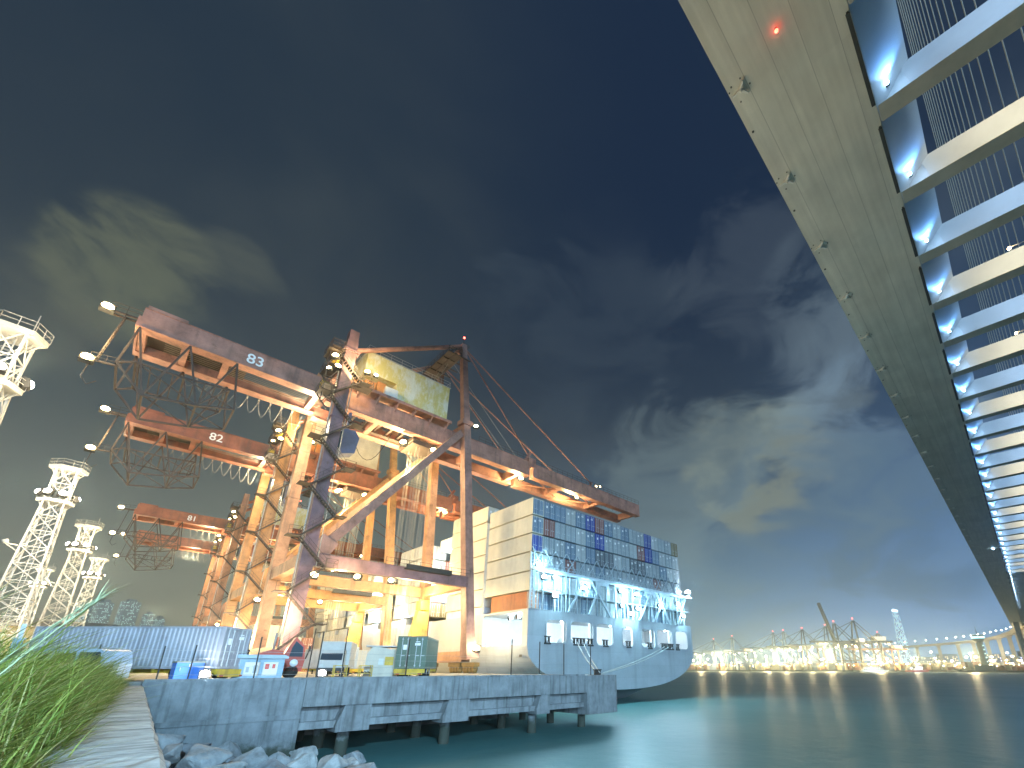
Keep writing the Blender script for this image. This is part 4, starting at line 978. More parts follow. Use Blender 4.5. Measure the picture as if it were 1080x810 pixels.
# ---- van in the grass
t = thing('van', 'pale blue flat nosed van half hidden behind the tall grass', 'van', (-2.5, 37.5, -.85), R(-45))
PB = paint('van_blue', (.40, .50, .62), .35, .1, 1)
b = MB(); b.prism([(0, .35), (3.7, .35), (3.72, 1.1), (3.5, 1.72), (3.3, 1.82), (.15, 1.82), (0, 1.6)], 'y', 0, 1.6); b.build('body', PB, t)
b = MB(); b.prism([(2.3, 1.05), (3.55, 1.05), (3.36, 1.66), (2.3, 1.66)], 'y', -.02, 0); b.build('side_window', M_glass, t)
b = MB(); b.prism([(1.0, 1.1), (2.1, 1.1), (2.1, 1.62), (1.0, 1.62)], 'y', -.02, 0); b.build('side_window', M_glass, t)
for x in (.7, 2.9):
    for y in (-.04, 1.42): b = MB(); b.tube([(x, y, .33), (x, y + .22, .33)], .33, 16); b.build('wheel', M_tyre, t)
b = MB(); b.box((3.35, -.22, 1.2), (3.5, -.02, 1.45)); b.build('mirror', M_dark, t)
b = MB()
for k in range(3): b.bar((.4 + k * 1.2, .1, 1.9), (.4 + k * 1.2, 1.5, 1.9), .05)
b.bar((.3, .15, 1.9), (3.1, .15, 1.9), .05); b.bar((.3, 1.45, 1.9), (3.1, 1.45, 1.9), .05)
b.build('roof_rack', M_rail, t)
# ---- blue steel post at the left edge
t = thing('steel_post', 'thick blue steel post with a bolted cap at the far left behind the grass', 'post', (-3.0, 34.2, -1.0))
b = MB(); b.box((-.16, -.16, 0), (.16, .16, 2.3)); b.build('shaft', BLUEP, t)
b = MB(); b.box((-.22, -.22, 2.3), (.22, .22, 2.36)); b.box((-.08, -.08, 2.36), (.08, .08, 3.0)); b.build('cap', M_rail, t)
# ---- floodlights on the wall
for i, (x, y, e) in enumerate(((4.55, 35.9, 260), (11.1, 36.2, 260))):
    t = thing('wall_floodlight', ['white floodlight on the wall top beside the blue chest', 'white floodlight on the wall top in front of the white lorry'][i], 'floodlight', (x, y, ZG), 0, 'floodlights on the quay wall')
    b = MB(); b.bar((-.2, 0, 0), (-.2, 0, .45), .05); b.bar((.2, 0, 0), (.2, 0, .45), .05); b.build('bracket', M_dark, t)
    lamp(LM_white, (0, -.02, .4), t, rz=0, sc=.55, name='lamp_head'); light((x, y - .4, ZG + .45), e, (.9, .95, 1), .15)
# ---- tall light masts
def mast():
    t = thing('light_mast', '', 'light mast')
    def w(z): return 2.45 - 1.15 * min(z, 30) / 30
    zs = [0, 3, 6, 9, 12, 15, 18, 21, 24, 27, 30]
    b = MB()
    for i, (sx, sy) in enumerate(((-1, -1), (1, -1), (1, 1), (-1, 1))):
        b.bar((sx * w(0), sy * w(0), 0), (sx * w(30), sy * w(30), 30), .26); b.bar((sx * w(30), sy * w(30), 30), (sx * 1.35, sy * 1.35, 36.6), .22)
    b.build('leg', M_white, t)
    b = MB()
    cs = [(-1, -1), (1, -1), (1, 1), (-1, 1)]
    for z0, z1 in list(zip(zs, zs[1:])) + [(30, 33.3), (33.3, 36.6)]:
        for k in range(4):
            (ax, ay), (bx, by) = cs[k], cs[(k + 1) % 4]; w0, w1 = w(z0), w(z1)
            b.bar((ax * w0, ay * w0, z0), (bx * w1, by * w1, z1), .12); b.bar((bx * w0, by * w0, z0), (ax * w1, ay * w1, z1), .12); b.bar((ax * w1, ay * w1, z1), (bx * w1, by * w1, z1), .13)
    b.build('bracing', M_white, t)
    b = MB(); b.bar((.3, 0, 0), (.3, 0, 37), .1); b.bar((-.3, 0, 0), (-.3, 0, 37), .1)
    for k in range(90): b.bar((-.3, 0, .4 + k * .4), (.3, 0, .4 + k * .4), .05)
    for k in range(14):
        z = 2 + k * 2.5
        b.tube([(.5 * math.cos(a), .5 * math.sin(a), z) for a in [2 * math.pi * j / 8 for j in range(9)]], .03, 4)
    b.build('ladder', M_white, t)
    for z, r in ((30, 2.2), (36.6, 2.35)):
        b = MB(); hexp = [(r * math.cos(R(60 * k + 15)) * 1.15, r * math.sin(R(60 * k + 15))) for k in range(6)]
        b.prism(hexp, 'z', z, z + .14); b.prism([(x * .98, y * .98) for x, y in hexp], 'z', z - .45, z - .002); pts = [(x, y, z + .14) for x, y in hexp]; b.rail(pts + [pts[0]], 1.15, .03, 1.0, 2)
        for x, y in hexp: b.bar((x * .9, y * .9, z - .1), (x * .5, y * .5, z - 1.8), .13)
        b.build('platform', M_white, t)
    b = MB(); b.box((-.5, -.5, 30.15), (.5, .5, 31.8)); b.bar((-1.4, 1.0, 30.3), (1.4, 1.0, 30.3), .7, .6); b.tube([(1.5, -1.0, 36.7), (1.5, -1.0, 39.2)], .05, 6); b.build('winch_box', M_white, t)
    b = MB(); b.bar((-2.0, -1.4, 21), (-3.2, -2.4, 21), .2); b.tube([(-3.2, -2.4, 21), (-3.4, -2.6, 21.6)], .4, 8); b.bar((-1.6, -1.3, 19.8), (-3.2, -2.4, 20.9), .12); b.build('bracket', M_white, t)
    for a in (200, 245, 290, 20):
        lamp(LM_white, (2.5 * math.cos(R(a)), 2.4 * math.sin(R(a)), 31.2), t, rz=R(a + 90), sc=1.35)
    return t
T0 = mast()
mp_ = [(-16.0, 74.5, 'nearest white lattice light mast, cut off by the left edge of the photo'), (-13.2, 124.3, 'tallest complete white lattice light mast at left with glaring lamps'), (-11.1, 174.6, 'middle sized white lattice light mast, right of the tallest one'), (-9.1, 226, 'smaller white lattice light mast standing close to the crane booms'), (-23.8, 266, 'distant white lattice light mast half hidden behind the tallest one')]
for i, (x, y, lb) in enumerate(mp_):
    c = T0 if i == 0 else copy_tree(T0)
    c.location = (x, y, ZG); c.rotation_euler = (0, 0, R(-8 + 4 * i)); c['label'] = lb; c['group'] = 'white light masts in the yard'
    for dx, dy in ((-3.2, -2.6), (2.2, -3.2)): light((x + dx * 1.5, y + dy * 1.5, 32 + ZG), 4200 if i else 2600, (1, .83, .55), .5)
    light((x, y - 6, 20), 1500, (1, .86, .62), .4)
    light((x + 3, y - 9, 4), 3000, (1, .8, .5), .6)
# ---- boxes waiting on trailers in the lanes under the cranes
for i, (x, y, c) in enumerate(((20.5, 62, 'pale grey'), (25.2, 71, 'cream'), (29.5, 84, 'slate blue'), (21.0, 96, 'orange'), (33.6, 92, 'pale grey'))):
    w_ = ['first', 'second', 'third', 'fourth', 'fifth'][i]
    trailer((x, y, ZG), R(2), 12.2, 'yellow trailer in the crane lanes under the %s container, %s of five going back' % (c, w_))
    container(YARDBOX, c, (x, y, ZG + .68), '%s container on a trailer in the crane lanes, %s of five going back' % (c, w_), None, rz=R(2), mark=False)
# ---- container rows in the yard
yr = random.Random(4)
for i in range(7):
    for j in range(2):
        for k in range(yr.choice((3, 4, 4))):
            col = yr.choice(['pale grey', 'grey', 'cream', 'orange', 'red-brown', 'slate blue'])
            container(YARDBOX, col, (17.6 + i * 2.6, 127 + j * 12.7, ZG + k * 2.57), '%s container in the yard block seen through the crane portals' % col, col + ' containers in the yard block under the cranes', mark=False, doors=j == 0)
for i in range(10):
    for k in range(yr.choice((2, 3, 4))):
        col = yr.choice(['pale grey', 'grey', 'cream', 'orange', 'red-brown', 'slate blue'])
        container(YARDBOX, col, (-2 + i * 2.62, 222, ZG + k * 2.57), '%s container in the far yard block behind the farthest cranes' % col, col + ' containers in the far yard block', mark=False, doors=False)
for p, e in (((20, 118, 12), 3500), ((30, 118, 12), 3500), ((5, 112, 9), 3500), ((24, 58, 7), 2200), ((-2, 70, 10), 2500)): light(p, e, (1, .82, .5), .6)
# ---- warehouse and city blocks
t = thing('warehouse', 'long low beige warehouse behind the light masts at left', 'warehouse', (-22, 262, ZG), R(40))
b = MB(); b.box((-40, 0, 0), (46, 40, 15)); b.build('wall', paint('warehouse_beige', (.42, .36, .22), .7, .2, .1, .1), t)
b = MB(); b.prism([(-2, 15), (42, 15), (20, 20)], 'x', -42, 48); b.build('roof', paint('roof_grey', (.32, .31, .28), .7), t)
for x in (-34, -14, 6, 26): b = MB(); b.box((x, -.1, 0), (x + 10, 0, 6)); b.build('door', paint('roof_grey', (.32, .31, .28), .7), t)
light((-30, 238, 12), 14000, (1, .8, .45), 1.0); light((0, 245, 12), 9000, (1, .8, .45), 1.0)
def lit_windows(name, wall, glowc, sx, sz, frac, strength):
    m, nt, b, N, L = _nodes(name)
    tc = N.new('ShaderNodeTexCoord'); sp = N.new('ShaderNodeSeparateXYZ'); L.new(tc.outputs['Object'], sp.inputs[0])
    hx = N.new('ShaderNodeMath'); hx.operation = 'ADD'; L.new(sp.outputs[0], hx.inputs[0]); L.new(sp.outputs[1], hx.inputs[1])
    def cell(s, k):
        d = N.new('ShaderNodeMath'); d.operation = 'DIVIDE'; L.new(s, d.inputs[0]); d.inputs[1].default_value = k
        f = N.new('ShaderNodeMath'); f.operation = 'FRACT'; L.new(d.outputs[0], f.inputs[0]); fl = N.new('ShaderNodeMath'); fl.operation = 'FLOOR'; L.new(d.outputs[0], fl.inputs[0])
        g = N.new('ShaderNodeMath'); g.operation = 'GREATER_THAN'; L.new(f.outputs[0], g.inputs[0]); g.inputs[1].default_value = .4
        return g.outputs[0], fl.outputs[0]
    gx, ix = cell(hx.outputs[0], sx); gz, iz = cell(sp.outputs[2], sz)
    cb = N.new('ShaderNodeCombineXYZ'); L.new(ix, cb.inputs[0]); L.new(iz, cb.inputs[1])
    wn = N.new('ShaderNodeTexWhiteNoise'); wn.noise_dimensions = '2D'; L.new(cb.outputs[0], wn.inputs['Vector'])
    lt = N.new('ShaderNodeMath'); lt.operation = 'LESS_THAN'; L.new(wn.outputs['Value'], lt.inputs[0]); lt.inputs[1].default_value = frac
    m1 = N.new('ShaderNodeMath'); m1.operation = 'MULTIPLY'; L.new(gx, m1.inputs[0]); L.new(gz, m1.inputs[1])
    m2 = N.new('ShaderNodeMath'); m2.operation = 'MULTIPLY'; L.new(m1.outputs[0], m2.inputs[0]); L.new(lt.outputs[0], m2.inputs[1])
    m3 = N.new('ShaderNodeMath'); m3.operation = 'MULTIPLY'; L.new(m2.outputs[0], m3.inputs[0]); m3.inputs[1].default_value = strength
    L.new(m3.outputs[0], b.inputs['Emission Strength']); b.inputs['Emission Color'].default_value = (*glowc, 1); b.inputs['Base Color'].default_value = (*wall, 1)
    m.cycles.emission_sampling = 'NONE'
    return m
M_apt = lit_windows('lit_flats', (.25, .25, .23), (.70, .95, .85), 2.6, 3.2, .4, 1.1)
for i, (u, wd, ht) in enumerate(((-1.078, 22, 128), (-1.035, 24, 138), (-.978, 30, 143), (-.93, 14, 118), (-.905, 14, 110))):
    h = 1450; a = math.atan(u * 1.0)   # azimuth left of the view axis
    dx, dy = math.sin(a + R(45)), math.cos(a + R(45))
    t = thing('apartment_tower', ['leftmost distant tower block with few lit windows', 'distant tower block second from left with lit windows', 'widest distant tower block with rows of lit windows', 'slim distant tower block right of the widest one', 'shortest distant tower block nearest the cranes'][i], 'tower block', (dx * h, dy * h, ZG), R(30))
    b = MB(); b.box((-wd / 2, -9, 0), (wd / 2, 9, ht)); b.build('wall', M_apt, t)
    b = MB(); b.box((-wd / 4, -5, ht), (wd / 4, 5, ht + 6)); b.build('roof_house', paint('flat_grey', (.25, .25, .24), .8), t)
# ================================================================== BRIDGE
m, nt, b, N, L = _nodes('bridge_steel')
tc = N.new('ShaderNodeTexCoord'); sp = N.new('ShaderNodeSeparateXYZ'); L.new(tc.outputs['Object'], sp.inputs[0])
def rng(s, a, c, d, e):
    r = N.new('ShaderNodeMapRange'); r.inputs[1].default_value = a; r.inputs[2].default_value = c; r.inputs[3].default_value = d; r.inputs[4].default_value = e
    L.new(s, r.inputs[0]); return r.outputs[0]
n1 = N.new('ShaderNodeTexNoise'); n1.inputs['Scale'].default_value = .16; n1.inputs['Detail'].default_value = 7; n1.inputs['Roughness'].default_value = .62; L.new(tc.outputs['Object'], n1.inputs['Vector'])
mp = N.new('ShaderNodeMapping'); mp.inputs['Scale'].default_value = (.05, .9, .9); L.new(tc.outputs['Object'], mp.inputs[0])
n2 = N.new('ShaderNodeTexNoise'); n2.inputs['Scale'].default_value = 1.2; n2.inputs['Detail'].default_value = 4; L.new(mp.outputs[0], n2.inputs['Vector'])
a1 = N.new('ShaderNodeMath'); a1.operation = 'MULTIPLY'; L.new(rng(n1.outputs[0], .3, .7, .88, 1.08), a1.inputs[0]); L.new(rng(n2.outputs[0], .3, .7, .88, 1.08), a1.inputs[1])
# plate panels, each a slightly different tone
def fl(s, k, off=0):
    d = N.new('ShaderNodeMath'); d.operation = 'MULTIPLY_ADD'; L.new(s, d.inputs[0]); d.inputs[1].default_value = 1 / k; d.inputs[2].default_value = off
    f = N.new('ShaderNodeMath'); f.operation = 'FLOOR'; L.new(d.outputs[0], f.inputs[0])
    g = N.new('ShaderNodeMath'); g.operation = 'FRACT'; L.new(d.outputs[0], g.inputs[0]); return f.outputs[0], g.outputs[0]
fx_, gx_ = fl(sp.outputs[0], 14, .2); fy_, gy_ = fl(sp.outputs[1], 2.9, .35)
cb = N.new('ShaderNodeCombineXYZ'); L.new(fx_, cb.inputs[0]); L.new(fy_, cb.inputs[1]); wn = N.new('ShaderNodeTexWhiteNoise'); wn.noise_dimensions = '2D'; L.new(cb.outputs[0], wn.inputs['Vector'])
a2 = N.new('ShaderNodeMath'); a2.operation = 'MULTIPLY'; L.new(a1.outputs[0], a2.inputs[0]); L.new(rng(wn.outputs['Value'], 0, 1, .95, 1.05), a2.inputs[1])
lt = N.new('ShaderNodeMath'); lt.operation = 'LESS_THAN'; L.new(gy_, lt.inputs[0]); lt.inputs[1].default_value = .02
a3 = N.new('ShaderNodeMath'); a3.operation = 'MULTIPLY'; L.new(a2.outputs[0], a3.inputs[0]); L.new(rng(lt.outputs[0], 0, 1, 1, .62), a3.inputs[1])
sc_ = N.new('ShaderNodeVectorMath'); sc_.operation = 'SCALE'; sc_.inputs[0].default_value = (.64, .62, .53); L.new(a3.outputs[0], sc_.inputs['Scale'])
L.new(sc_.outputs[0], b.inputs['Base Color']); b.inputs['Roughness'].default_value = .55
M_bridge = m
M_bpanel = paint('bridge_panel', (.50, .51, .50), .5, .08, .3)
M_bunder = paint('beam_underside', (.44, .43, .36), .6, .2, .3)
M_bdark = paint('bridge_rail', (.06, .06, .05), .6, .3, 1)
br = thing('cable_stayed_bridge', 'twin box girder cable stayed bridge passing overhead, joined by lit cross beams', 'bridge', (0, 0, 0), .0205)
X0, X1 = -110, 1020; ZB = 62.0; YL, YI, YU, ZU = 9.75, -2.25, -6.0, 65.7
GAPC = -13.2
def mir(y): return 2 * GAPC - y
poly = [(YL, ZB), (YL - .15, ZB + 4.3), (YU, ZB + 4.3), (YU, ZU), (YI, ZB)]
for f, nm in ((lambda y: y, 'box_girder'), (mir, 'box_girder')):
    b = MB(); xs = [X0 + 14.0 * k for k in range(81)]
    b.prism([(f(y), z) for y, z in poly], 'x', X0, X1); o = b.build(nm, [M_bridge], br)
    b = MB(); b.prism([(f(YI - .12), ZB + .1), (f(YI - .12), ZB + .04), (f(YU), ZU - .04), (f(YU), ZU + .02)], 'x', X0, X1)
    b.prism([(f(YI - .05), ZB - .03), (f(YI - .05), ZB + .06), (f(YU - .1), ZU + .05), (f(YU - .1), ZU - .03)], 'x', X0, X1); b.build('inclined_panel', M_bpanel, br)
    b = MB(); b.prism([(f(YU - .1), ZB + 4.3), (f(YU - .02), ZB + 4.3), (f(YU - .02), ZB + 5.4), (f(YU - .1), ZB + 5.4)], 'x', X0, X1); b.build('parapet', M_bpanel, br)
BX = [48.6 + 14.05 * k for k in range(-10, 68)]
for i, x in enumerate(BX):
    b = MB(); ya, yb = YI - .1, mir(YI - .1)
    for f in (lambda v: v, mir):
        g = [(x + 1.0, f(YI - .1), ZB - .02), (x + .02, f(-5.56), ZB - .02), (x + .02, f(YU + .55), ZU - .05), (x + 2.1, f(YI - .1), ZB - .02), (x + 2.1, f(-5.56), ZB - .02), (x + 2.1, f(YU + .55), ZU - .05)]
        b.add(g, [(0, 1, 2), (3, 5, 4), (0, 3, 4, 1), (0, 2, 5, 3), (1, 4, 5, 2)])
    b.prism([(-5.56, ZB - .02), (mir(-5.56), ZB - .02), (mir(-5.2), ZU - .45), (mir(-5.6), ZU - .05), (-5.6, ZU - .05), (-5.2, ZU - .45)], 'x', x, x + 2.1); o = b.build('cross_beam', M_bpanel, br)
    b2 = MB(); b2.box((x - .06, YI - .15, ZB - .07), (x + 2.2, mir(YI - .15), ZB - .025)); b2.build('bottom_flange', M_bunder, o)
    if 0 <= x < 700:
        b2 = MB(); b2.box((x - .8, YI - 1.7, ZB + 1.2), (x - .4, YI - 1.3, ZB + 1.5)); b2.m = 1; b2.ball((x - .9, YI - 1.5, ZB + 1.25), .2 if x < 250 else .3, 8, 6); b2.build('accent_lamp', [M_bdark, G_led], o)
    # maintenance rail between the beams, hung under the inner edge
    if x < 760 and i % 2 == 0 or x < 300:
        b2 = MB(); b2.box((x + 2.6, YI + .02, ZB - .5), (x + 13.4, YI + .4, ZB - .28)); b2.box((x + 2.6, YI + .1, ZB - .28), (x + 2.9, YI + .3, ZB - .01)); b2.box((x + 13.1, YI + .1, ZB - .28), (x + 13.4, YI + .3, ZB - .01)); b2.box((x + 7.8, YI + .1, ZB - .28), (x + 8.1, YI + .3, ZB - .01)); b2.build('maintenance_rail', M_bdark, o)
# three-armed drain brackets with bolts
def bracket_mesh():
    b = MB()
    for a in (90, 215, 325): b.bar((0, 0, -.15), (.95 * math.cos(R(a)), .95 * math.sin(R(a)), -.3), .34, .3, w2=.16, h2=.2)
    b.tube([(0, 0, -.02), (0, 0, -.6)], .2, 8, .12); b.m = 1
    for px, py in ((-.9, .7), (.9, -.5), (.2, -1.0), (1.2, .5), (-.5, 1.1), (-1.0, -.4)): b.tube([(px, py, 0), (px, py, -.07)], .085, 8)
    return b.mesh('drain_bracket', [paint('bracket_white', (.75, .74, .68), .5, .1, 1), M_bdark])
bm_ = bracket_mesh()
for k in range(46):
    if k == 0: bb = MB(); bb.tube([(0, 0, 0), (0, 0, -.1)], .14, 8); bo_ = bb.mesh('bolt', M_bdark)
    o = link('bolt', bo_, br); o.location = (35.9 + 14.0 * k + 5.2, YL - .45, ZB - .002)
    o = link('drain_bracket', bm_, br); o.location = (35.9 + 14.0 * k, YL - 1.25, ZB - .002)
b = MB(); b.tube([(33.5, 3.6, ZB), (33.5, 3.6, ZB - .3)], .12, 8); b.m = 1; b.ball((33.5, 3.6, ZB - .38), .2); b.build('navigation_lamp', [M_bdark, G_red], br)
b = MB(); b.tube([(330, 0.6, ZB), (330, 0.6, ZB - .3)], .3, 8); b.m = 1; b.ball((330, .6, ZB - .5), .45); b.build('navigation_lamp', [M_bdark, G_led], br)
# deck lamps over the gap and stays
for k, (x, y) in enumerate(((54.5, -16.5), (97.5, -15.5), (128, -15.8), (183, -15.8), (240, -15.8), (310, -15.8))):
    b = MB(); b.tube([(x, mir(YU - .3), ZB + 4.4), (x, mir(YU - .3), ZB + 9.0), (x, y + 1.0, ZB + 9.4)], .1, 8); b.m = 1; b.ball((x, y + .8, ZB + 9.2), .45, 10, 6, (1, .6, .4)); b.build('deck_lamp', [M_rail, G_warm], br)
M_stay = paint('stay_sheath', (.70, .68, .60), .5, .05, 1)
PT = (-75, GAPC, 245)
for k in range(22):
    x = 62 + 14.05 * k * 2.1
    b = MB(); b.tube([(PT[0], PT[1] - 1.5, PT[2] + k * 1.5), (x, mir(YL) + .6, ZB + 4.4)], .13, 6); b.build('stay_cable', M_stay, br)
    b = MB(); b.tube([(PT[0], PT[1] + 1.5, PT[2] + k * 1.5), (x, YL - .6, ZB + 4.4)], .16, 6); b.build('stay_cable', M_stay, br)
b = MB(); b.tube([(PT[0], PT[1], -4), (PT[0], PT[1], 175)], 5.5, 24, 4.0); b.tube([(PT[0], PT[1], 175), (PT[0], PT[1], 300)], 4.0, 24, 2.6); b.build('pylon', M_conc, br)
for x in (905, 975):
    for y in (3.5, mir(3.5)):
        b = MB(); b.box((x, y - 3, -6), (x + 4, y + 3, ZB)); b.build('pier', M_conc, br)
Rz = Matrix.Rotation(.0205, 3, 'Z')
def bp(x, y, z): return Rz @ Vector((x, y, z))
for i, x in enumerate(BX):
    if 20 < x < 430:
        light(bp(x - 1.2, YI - 2.0, ZB + .9), 1700, (.12, .38, 1), .12, 'SPOT', bp(x - 8, YI - 2.5, ZB + 3.4), R(125), .8); light(bp(x - 1.6, YI - 2.2, ZB + .7), 160, (.35, .62, 1), .12)
        # deck-level lamps: every other beam catches the cream street lighting, the rest the blue accent lighting
        if i % 2 == 1: light(bp(x - 9, GAPC - 1.0, ZB + 2.6), 4600, (1, .91, .68), .3, 'SPOT', bp(x, GAPC - .6, ZB + 2.0), R(106), .5)
        else: light(bp(x - 9, GAPC - 1.0, ZB + 2.6), 4200, (.42, .66, 1), .3, 'SPOT', bp(x, GAPC - .6, ZB + 2.0), R(106), .5)
# ================================================================== FAR SHORE
def V(az_q, h, z=0): # q/h ratio of the direction
    return Vector((math.sqrt(1 - az_q * az_q) * h, az_q * h, z))
M_shore = paint('shore_ground', (.10, .095, .085), .9, .3, .02)
b = MB(); fr = [(V(a, 1040 if a > .12 else 960).x, V(a, 1040 if a > .12 else 960).y) for a in (.75, .6, .45, .3, .2, .125, .11, .05, 0, -.1, -.25)]
pl = fr + [(2250, -700), (2250, 2200)]
b.prism(pl, 'z', -8, -3.0); tag(b.build('far_shore', M_shore), kind='structure')
M_fcr = [paint('far_crane_%s' % k, c, .5, .2, .2) for k, c in (('blue', (.05, .08, .13)), ('dark', (.025, .022, .026)), ('rust', (.16, .07, .04)))]
def far_crane(pm, up):
    t = thing('distant_crane', '', 'crane')
    for sy in (-9, 9):
        for x0 in (-15, 15): b = MB(); b.bar((x0, sy, 0), (x0 * .96, sy, 40), 2.0, 2.0); b.build('leg', pm, t)
        b = MB(); b.bar((-15, sy, 14), (15, sy, 14), 1.6); b.build('portal_beam', pm, t)
        b = MB(); b.bar((-14.5, sy * .9, 40), (-12.5, sy * .3, 72), 1.6); b.build('mast', pm, t)
        b = MB(); b.bar((-12.5, sy * .3, 72), (14, sy * .6, 42), .9); b.build('backstay', pm, t)
        b = MB(); b.bar((15, sy, 15), (-14, sy, 39), 1.2); b.build('diagonal_brace', pm, t)
    b = MB(); b.box((-15, -3.5, 39), (38, -1.8, 42)); b.box((-15, 1.8, 39), (38, 3.5, 42)); 
    for k in range(9): b.box((-14 + k * 6, -1.8, 40), (-13 + k * 6, 1.8, 41.5))
    b.build('girder', pm, t)
    b = MB()
    a = R(76) if up else 0
    tip = (-15 - 66 * math.cos(a), 0, 41 + 66 * math.sin(a))
    for s in (-2.6, 2.6): b.bar((-15, s, 40.5), (tip[0], s, tip[2]), 1.7, 2.6)
    for k in range(1, 9): f = k / 8; b.bar((-15 + (tip[0] + 15) * f, -2.6, 40.5 + (tip[2] - 40.5) * f), (-15 + (tip[0] + 15) * f, 2.6, 40.5 + (tip[2] - 40.5) * f), 1.2)
    b.build('boom', pm, t)
    if not up:
        for f in (.45, .95): b = MB(); b.bar((-12.5, 0, 71.5), (-15 - 66 * f, 0, 42), .8); b.build('forestay', pm, t)
    b = MB(); b.box((12, -5, 42.5), (28, 5, 48)); b.build('machinery_house', M_white, t)
    b = MB(); b.tube([(-12.5, 0, 72), (-12.5, 0, 75)], .3, 6); b.m = 1; b.ball((-12.5, 0, 75.5), .9); b.build('warning_lamp', [M_dark, G_red], t)
    b = MB(); b.m = 1
    pts = [(-60, 38), (-40, 38), (-20, 38), (0, 37.5), (15, 37.5), (34, 38)] if not up else [(-12, 38), (0, 37.5), (15, 37.5), (34, 38)]
    for x, z in pts: b.m = 0; b.box((x - .6, -.6, z), (x + .6, .6, z + 1)); b.m = 1; b.ball((x, 0, z - .5), 1.0, 8, 5)
    for y in (-9, 9): b.ball((-15, y, 12.6), .9, 8, 5); b.ball((15, y, 12.6), .9, 8, 5)
    b.build('floodlight', [M_dark, G_warm], t)
    return t
FC = {0: far_crane(M_fcr[0], False), 1: far_crane(M_fcr[1], True)}
fc = [(.470, 1090, 0, .80, 0), (.437, 1090, 0, .87, 0), (.365, 1100, 0, .97, 0), (.347, 1110, 0, 1.0, 0), (.315, 1100, 0, 1.03, 1), (.276, 1100, 0, 1.09, 0), (.2605, 1090, 1, 1.15, 1), (.2297, 1110, 0, 1.22, 1), (.20, 1140, 0, .9, 2)]
fl_ = ['blue crane nearest the ship stern on the far shore, its boom to the left', 'blue crane second from the ship stern on the far shore', 'blue crane at the middle of the far terminal, left one of a close pair', 'blue crane at the middle of the far terminal, right one of a close pair', 'dark crane between the close pair and the raised boom on the far shore', 'blue crane just left of the tall raised boom on the far shore', 'black crane with its boom raised steeply, tallest on the far shore', 'large black crane just right of the raised boom on the far shore', 'rust coloured crane at the right end of the far terminal']
used = set()
for (a, h, kd, s, pc), lb in zip(fc, fl_):
    c = FC[kd] if kd not in used else copy_tree(FC[kd])
    used.add(kd)
    p = V(a, h, -3); c.location = p; c.rotation_euler = (0, 0, R(-45)); c.scale = (s * 1.12, s * 1.12, s * 1.08); c['label'] = lb; c['group'] = 'cranes of the far terminal'
    for o in kids(c):
        for k, sl in enumerate(o.material_slots):
            if sl.material in (M_fcr[0], M_fcr[1]): setmat(o, M_fcr[pc], k)
# container mass of the far terminal
fr_ = random.Random(8)
FB = [paint('far_box_%d' % i, c, .6, .1, .2) for i, c in enumerate(((.36, .18, .09), (.42, .36, .22), (.12, .16, .24), (.32, .32, .28), (.26, .12, .08), (.46, .42, .32)))]
b = MB()
for i in range(760):
    a = fr_.uniform(.03, .53); h = fr_.uniform(1065, 1190) if a > .12 else fr_.uniform(990, 1100); p = V(a, h)
    b.m = fr_.randrange(6); ht = fr_.choice((1, 2, 3, 4, 5)) * 2.6; L_ = fr_.choice((6, 12, 12)); W_ = fr_.choice((2.5, 5, 7.5))
    if fr_.random() < .5: L_, W_ = W_, L_
    d = Vector((S2, -S2, 0)) * L_ / 2; e = Vector((S2, S2, 0)) * W_ / 2
    vs = [p - d - e, p + d - e, p + d + e, p - d + e]
    b.add([(v.x, v.y, -3) for v in vs] + [(v.x, v.y, -3 + ht) for v in vs], [(4, 5, 6, 7), (0, 1, 5, 4), (1, 2, 6, 5), (2, 3, 7, 6), (3, 0, 4, 7)])
tag(b.build('far_containers', FB), 'mass of mixed coloured containers stacked across the far terminal', 'containers', kind='stuff')
# high-mast lamps and dock lamps
def flamp(nm, H, r, g, n=1):
    t = thing(nm, '', 'light mast' if H > 20 else 'lamp post')
    b = MB(); b.tube([(0, 0, 0), (0, 0, H)], .45 if H > 20 else .2, 6, .25 if H > 20 else .15); b.build('pole', M_rail, t)
    b = MB(); b.box((-r, -r * .6, H - .2), (r, r * .6, H + .3)); b.m = 1
    for k in range(n): b.ball(((k - (n - 1) / 2) * r * 1.1, 0, H - .2), r, 8, 5, (1, 1, .7))
    b.build('lamp_head', [M_dark, g], t); return t
hm = flamp('high_mast_light', 30, 1.7, G_white); dl = flamp('dock_lamp', 11, 1.0, G_warm); wl = flamp('dock_lamp', 8, .9, G_white)
lr = random.Random(12)
spots = [.505, .492, .468, .445, .428, .410, .393, .378, .362, .344, .322, .305, .29, .27, .25, .232, .215, .19, .165, .14, .09, .045]
for i, a in enumerate(spots):
    c = hm if i == 0 else copy_tree(hm)
    h = lr.uniform(1080, 1180) if a > .12 else lr.uniform(1000, 1080); s = lr.uniform(.7, 1.15)
    c.location = V(a, h, -3); c.scale = (s, s, s)
    tag(c, 'high mast floodlight glaring over the stacks of the far terminal', 'light mast', 'high mast floodlights of the far terminal')
    if i % 2 == 0: light(V(a, h - 12, -3 + 27 * s), 330000, (1, .78, .40), 2.0)
for i in range(150):
    src = dl if lr.random() < .7 else wl
    c = copy_tree(src); a = lr.uniform(.02, .525); h = lr.uniform(1046, 1130) if a > .12 else lr.uniform(966, 1020); s = lr.choice((.6, .8, 1.0, 1.4, 1.9))
    c.location = V(a, h, -3); c.scale = (s, s, s)
    tag(c, '%s dock lamp on the quayside of the far terminal' % ('warm yellow' if src is dl else 'white'), 'lamp post', '%s dock lamps of the far terminal' % ('warm' if src is dl else 'white'))
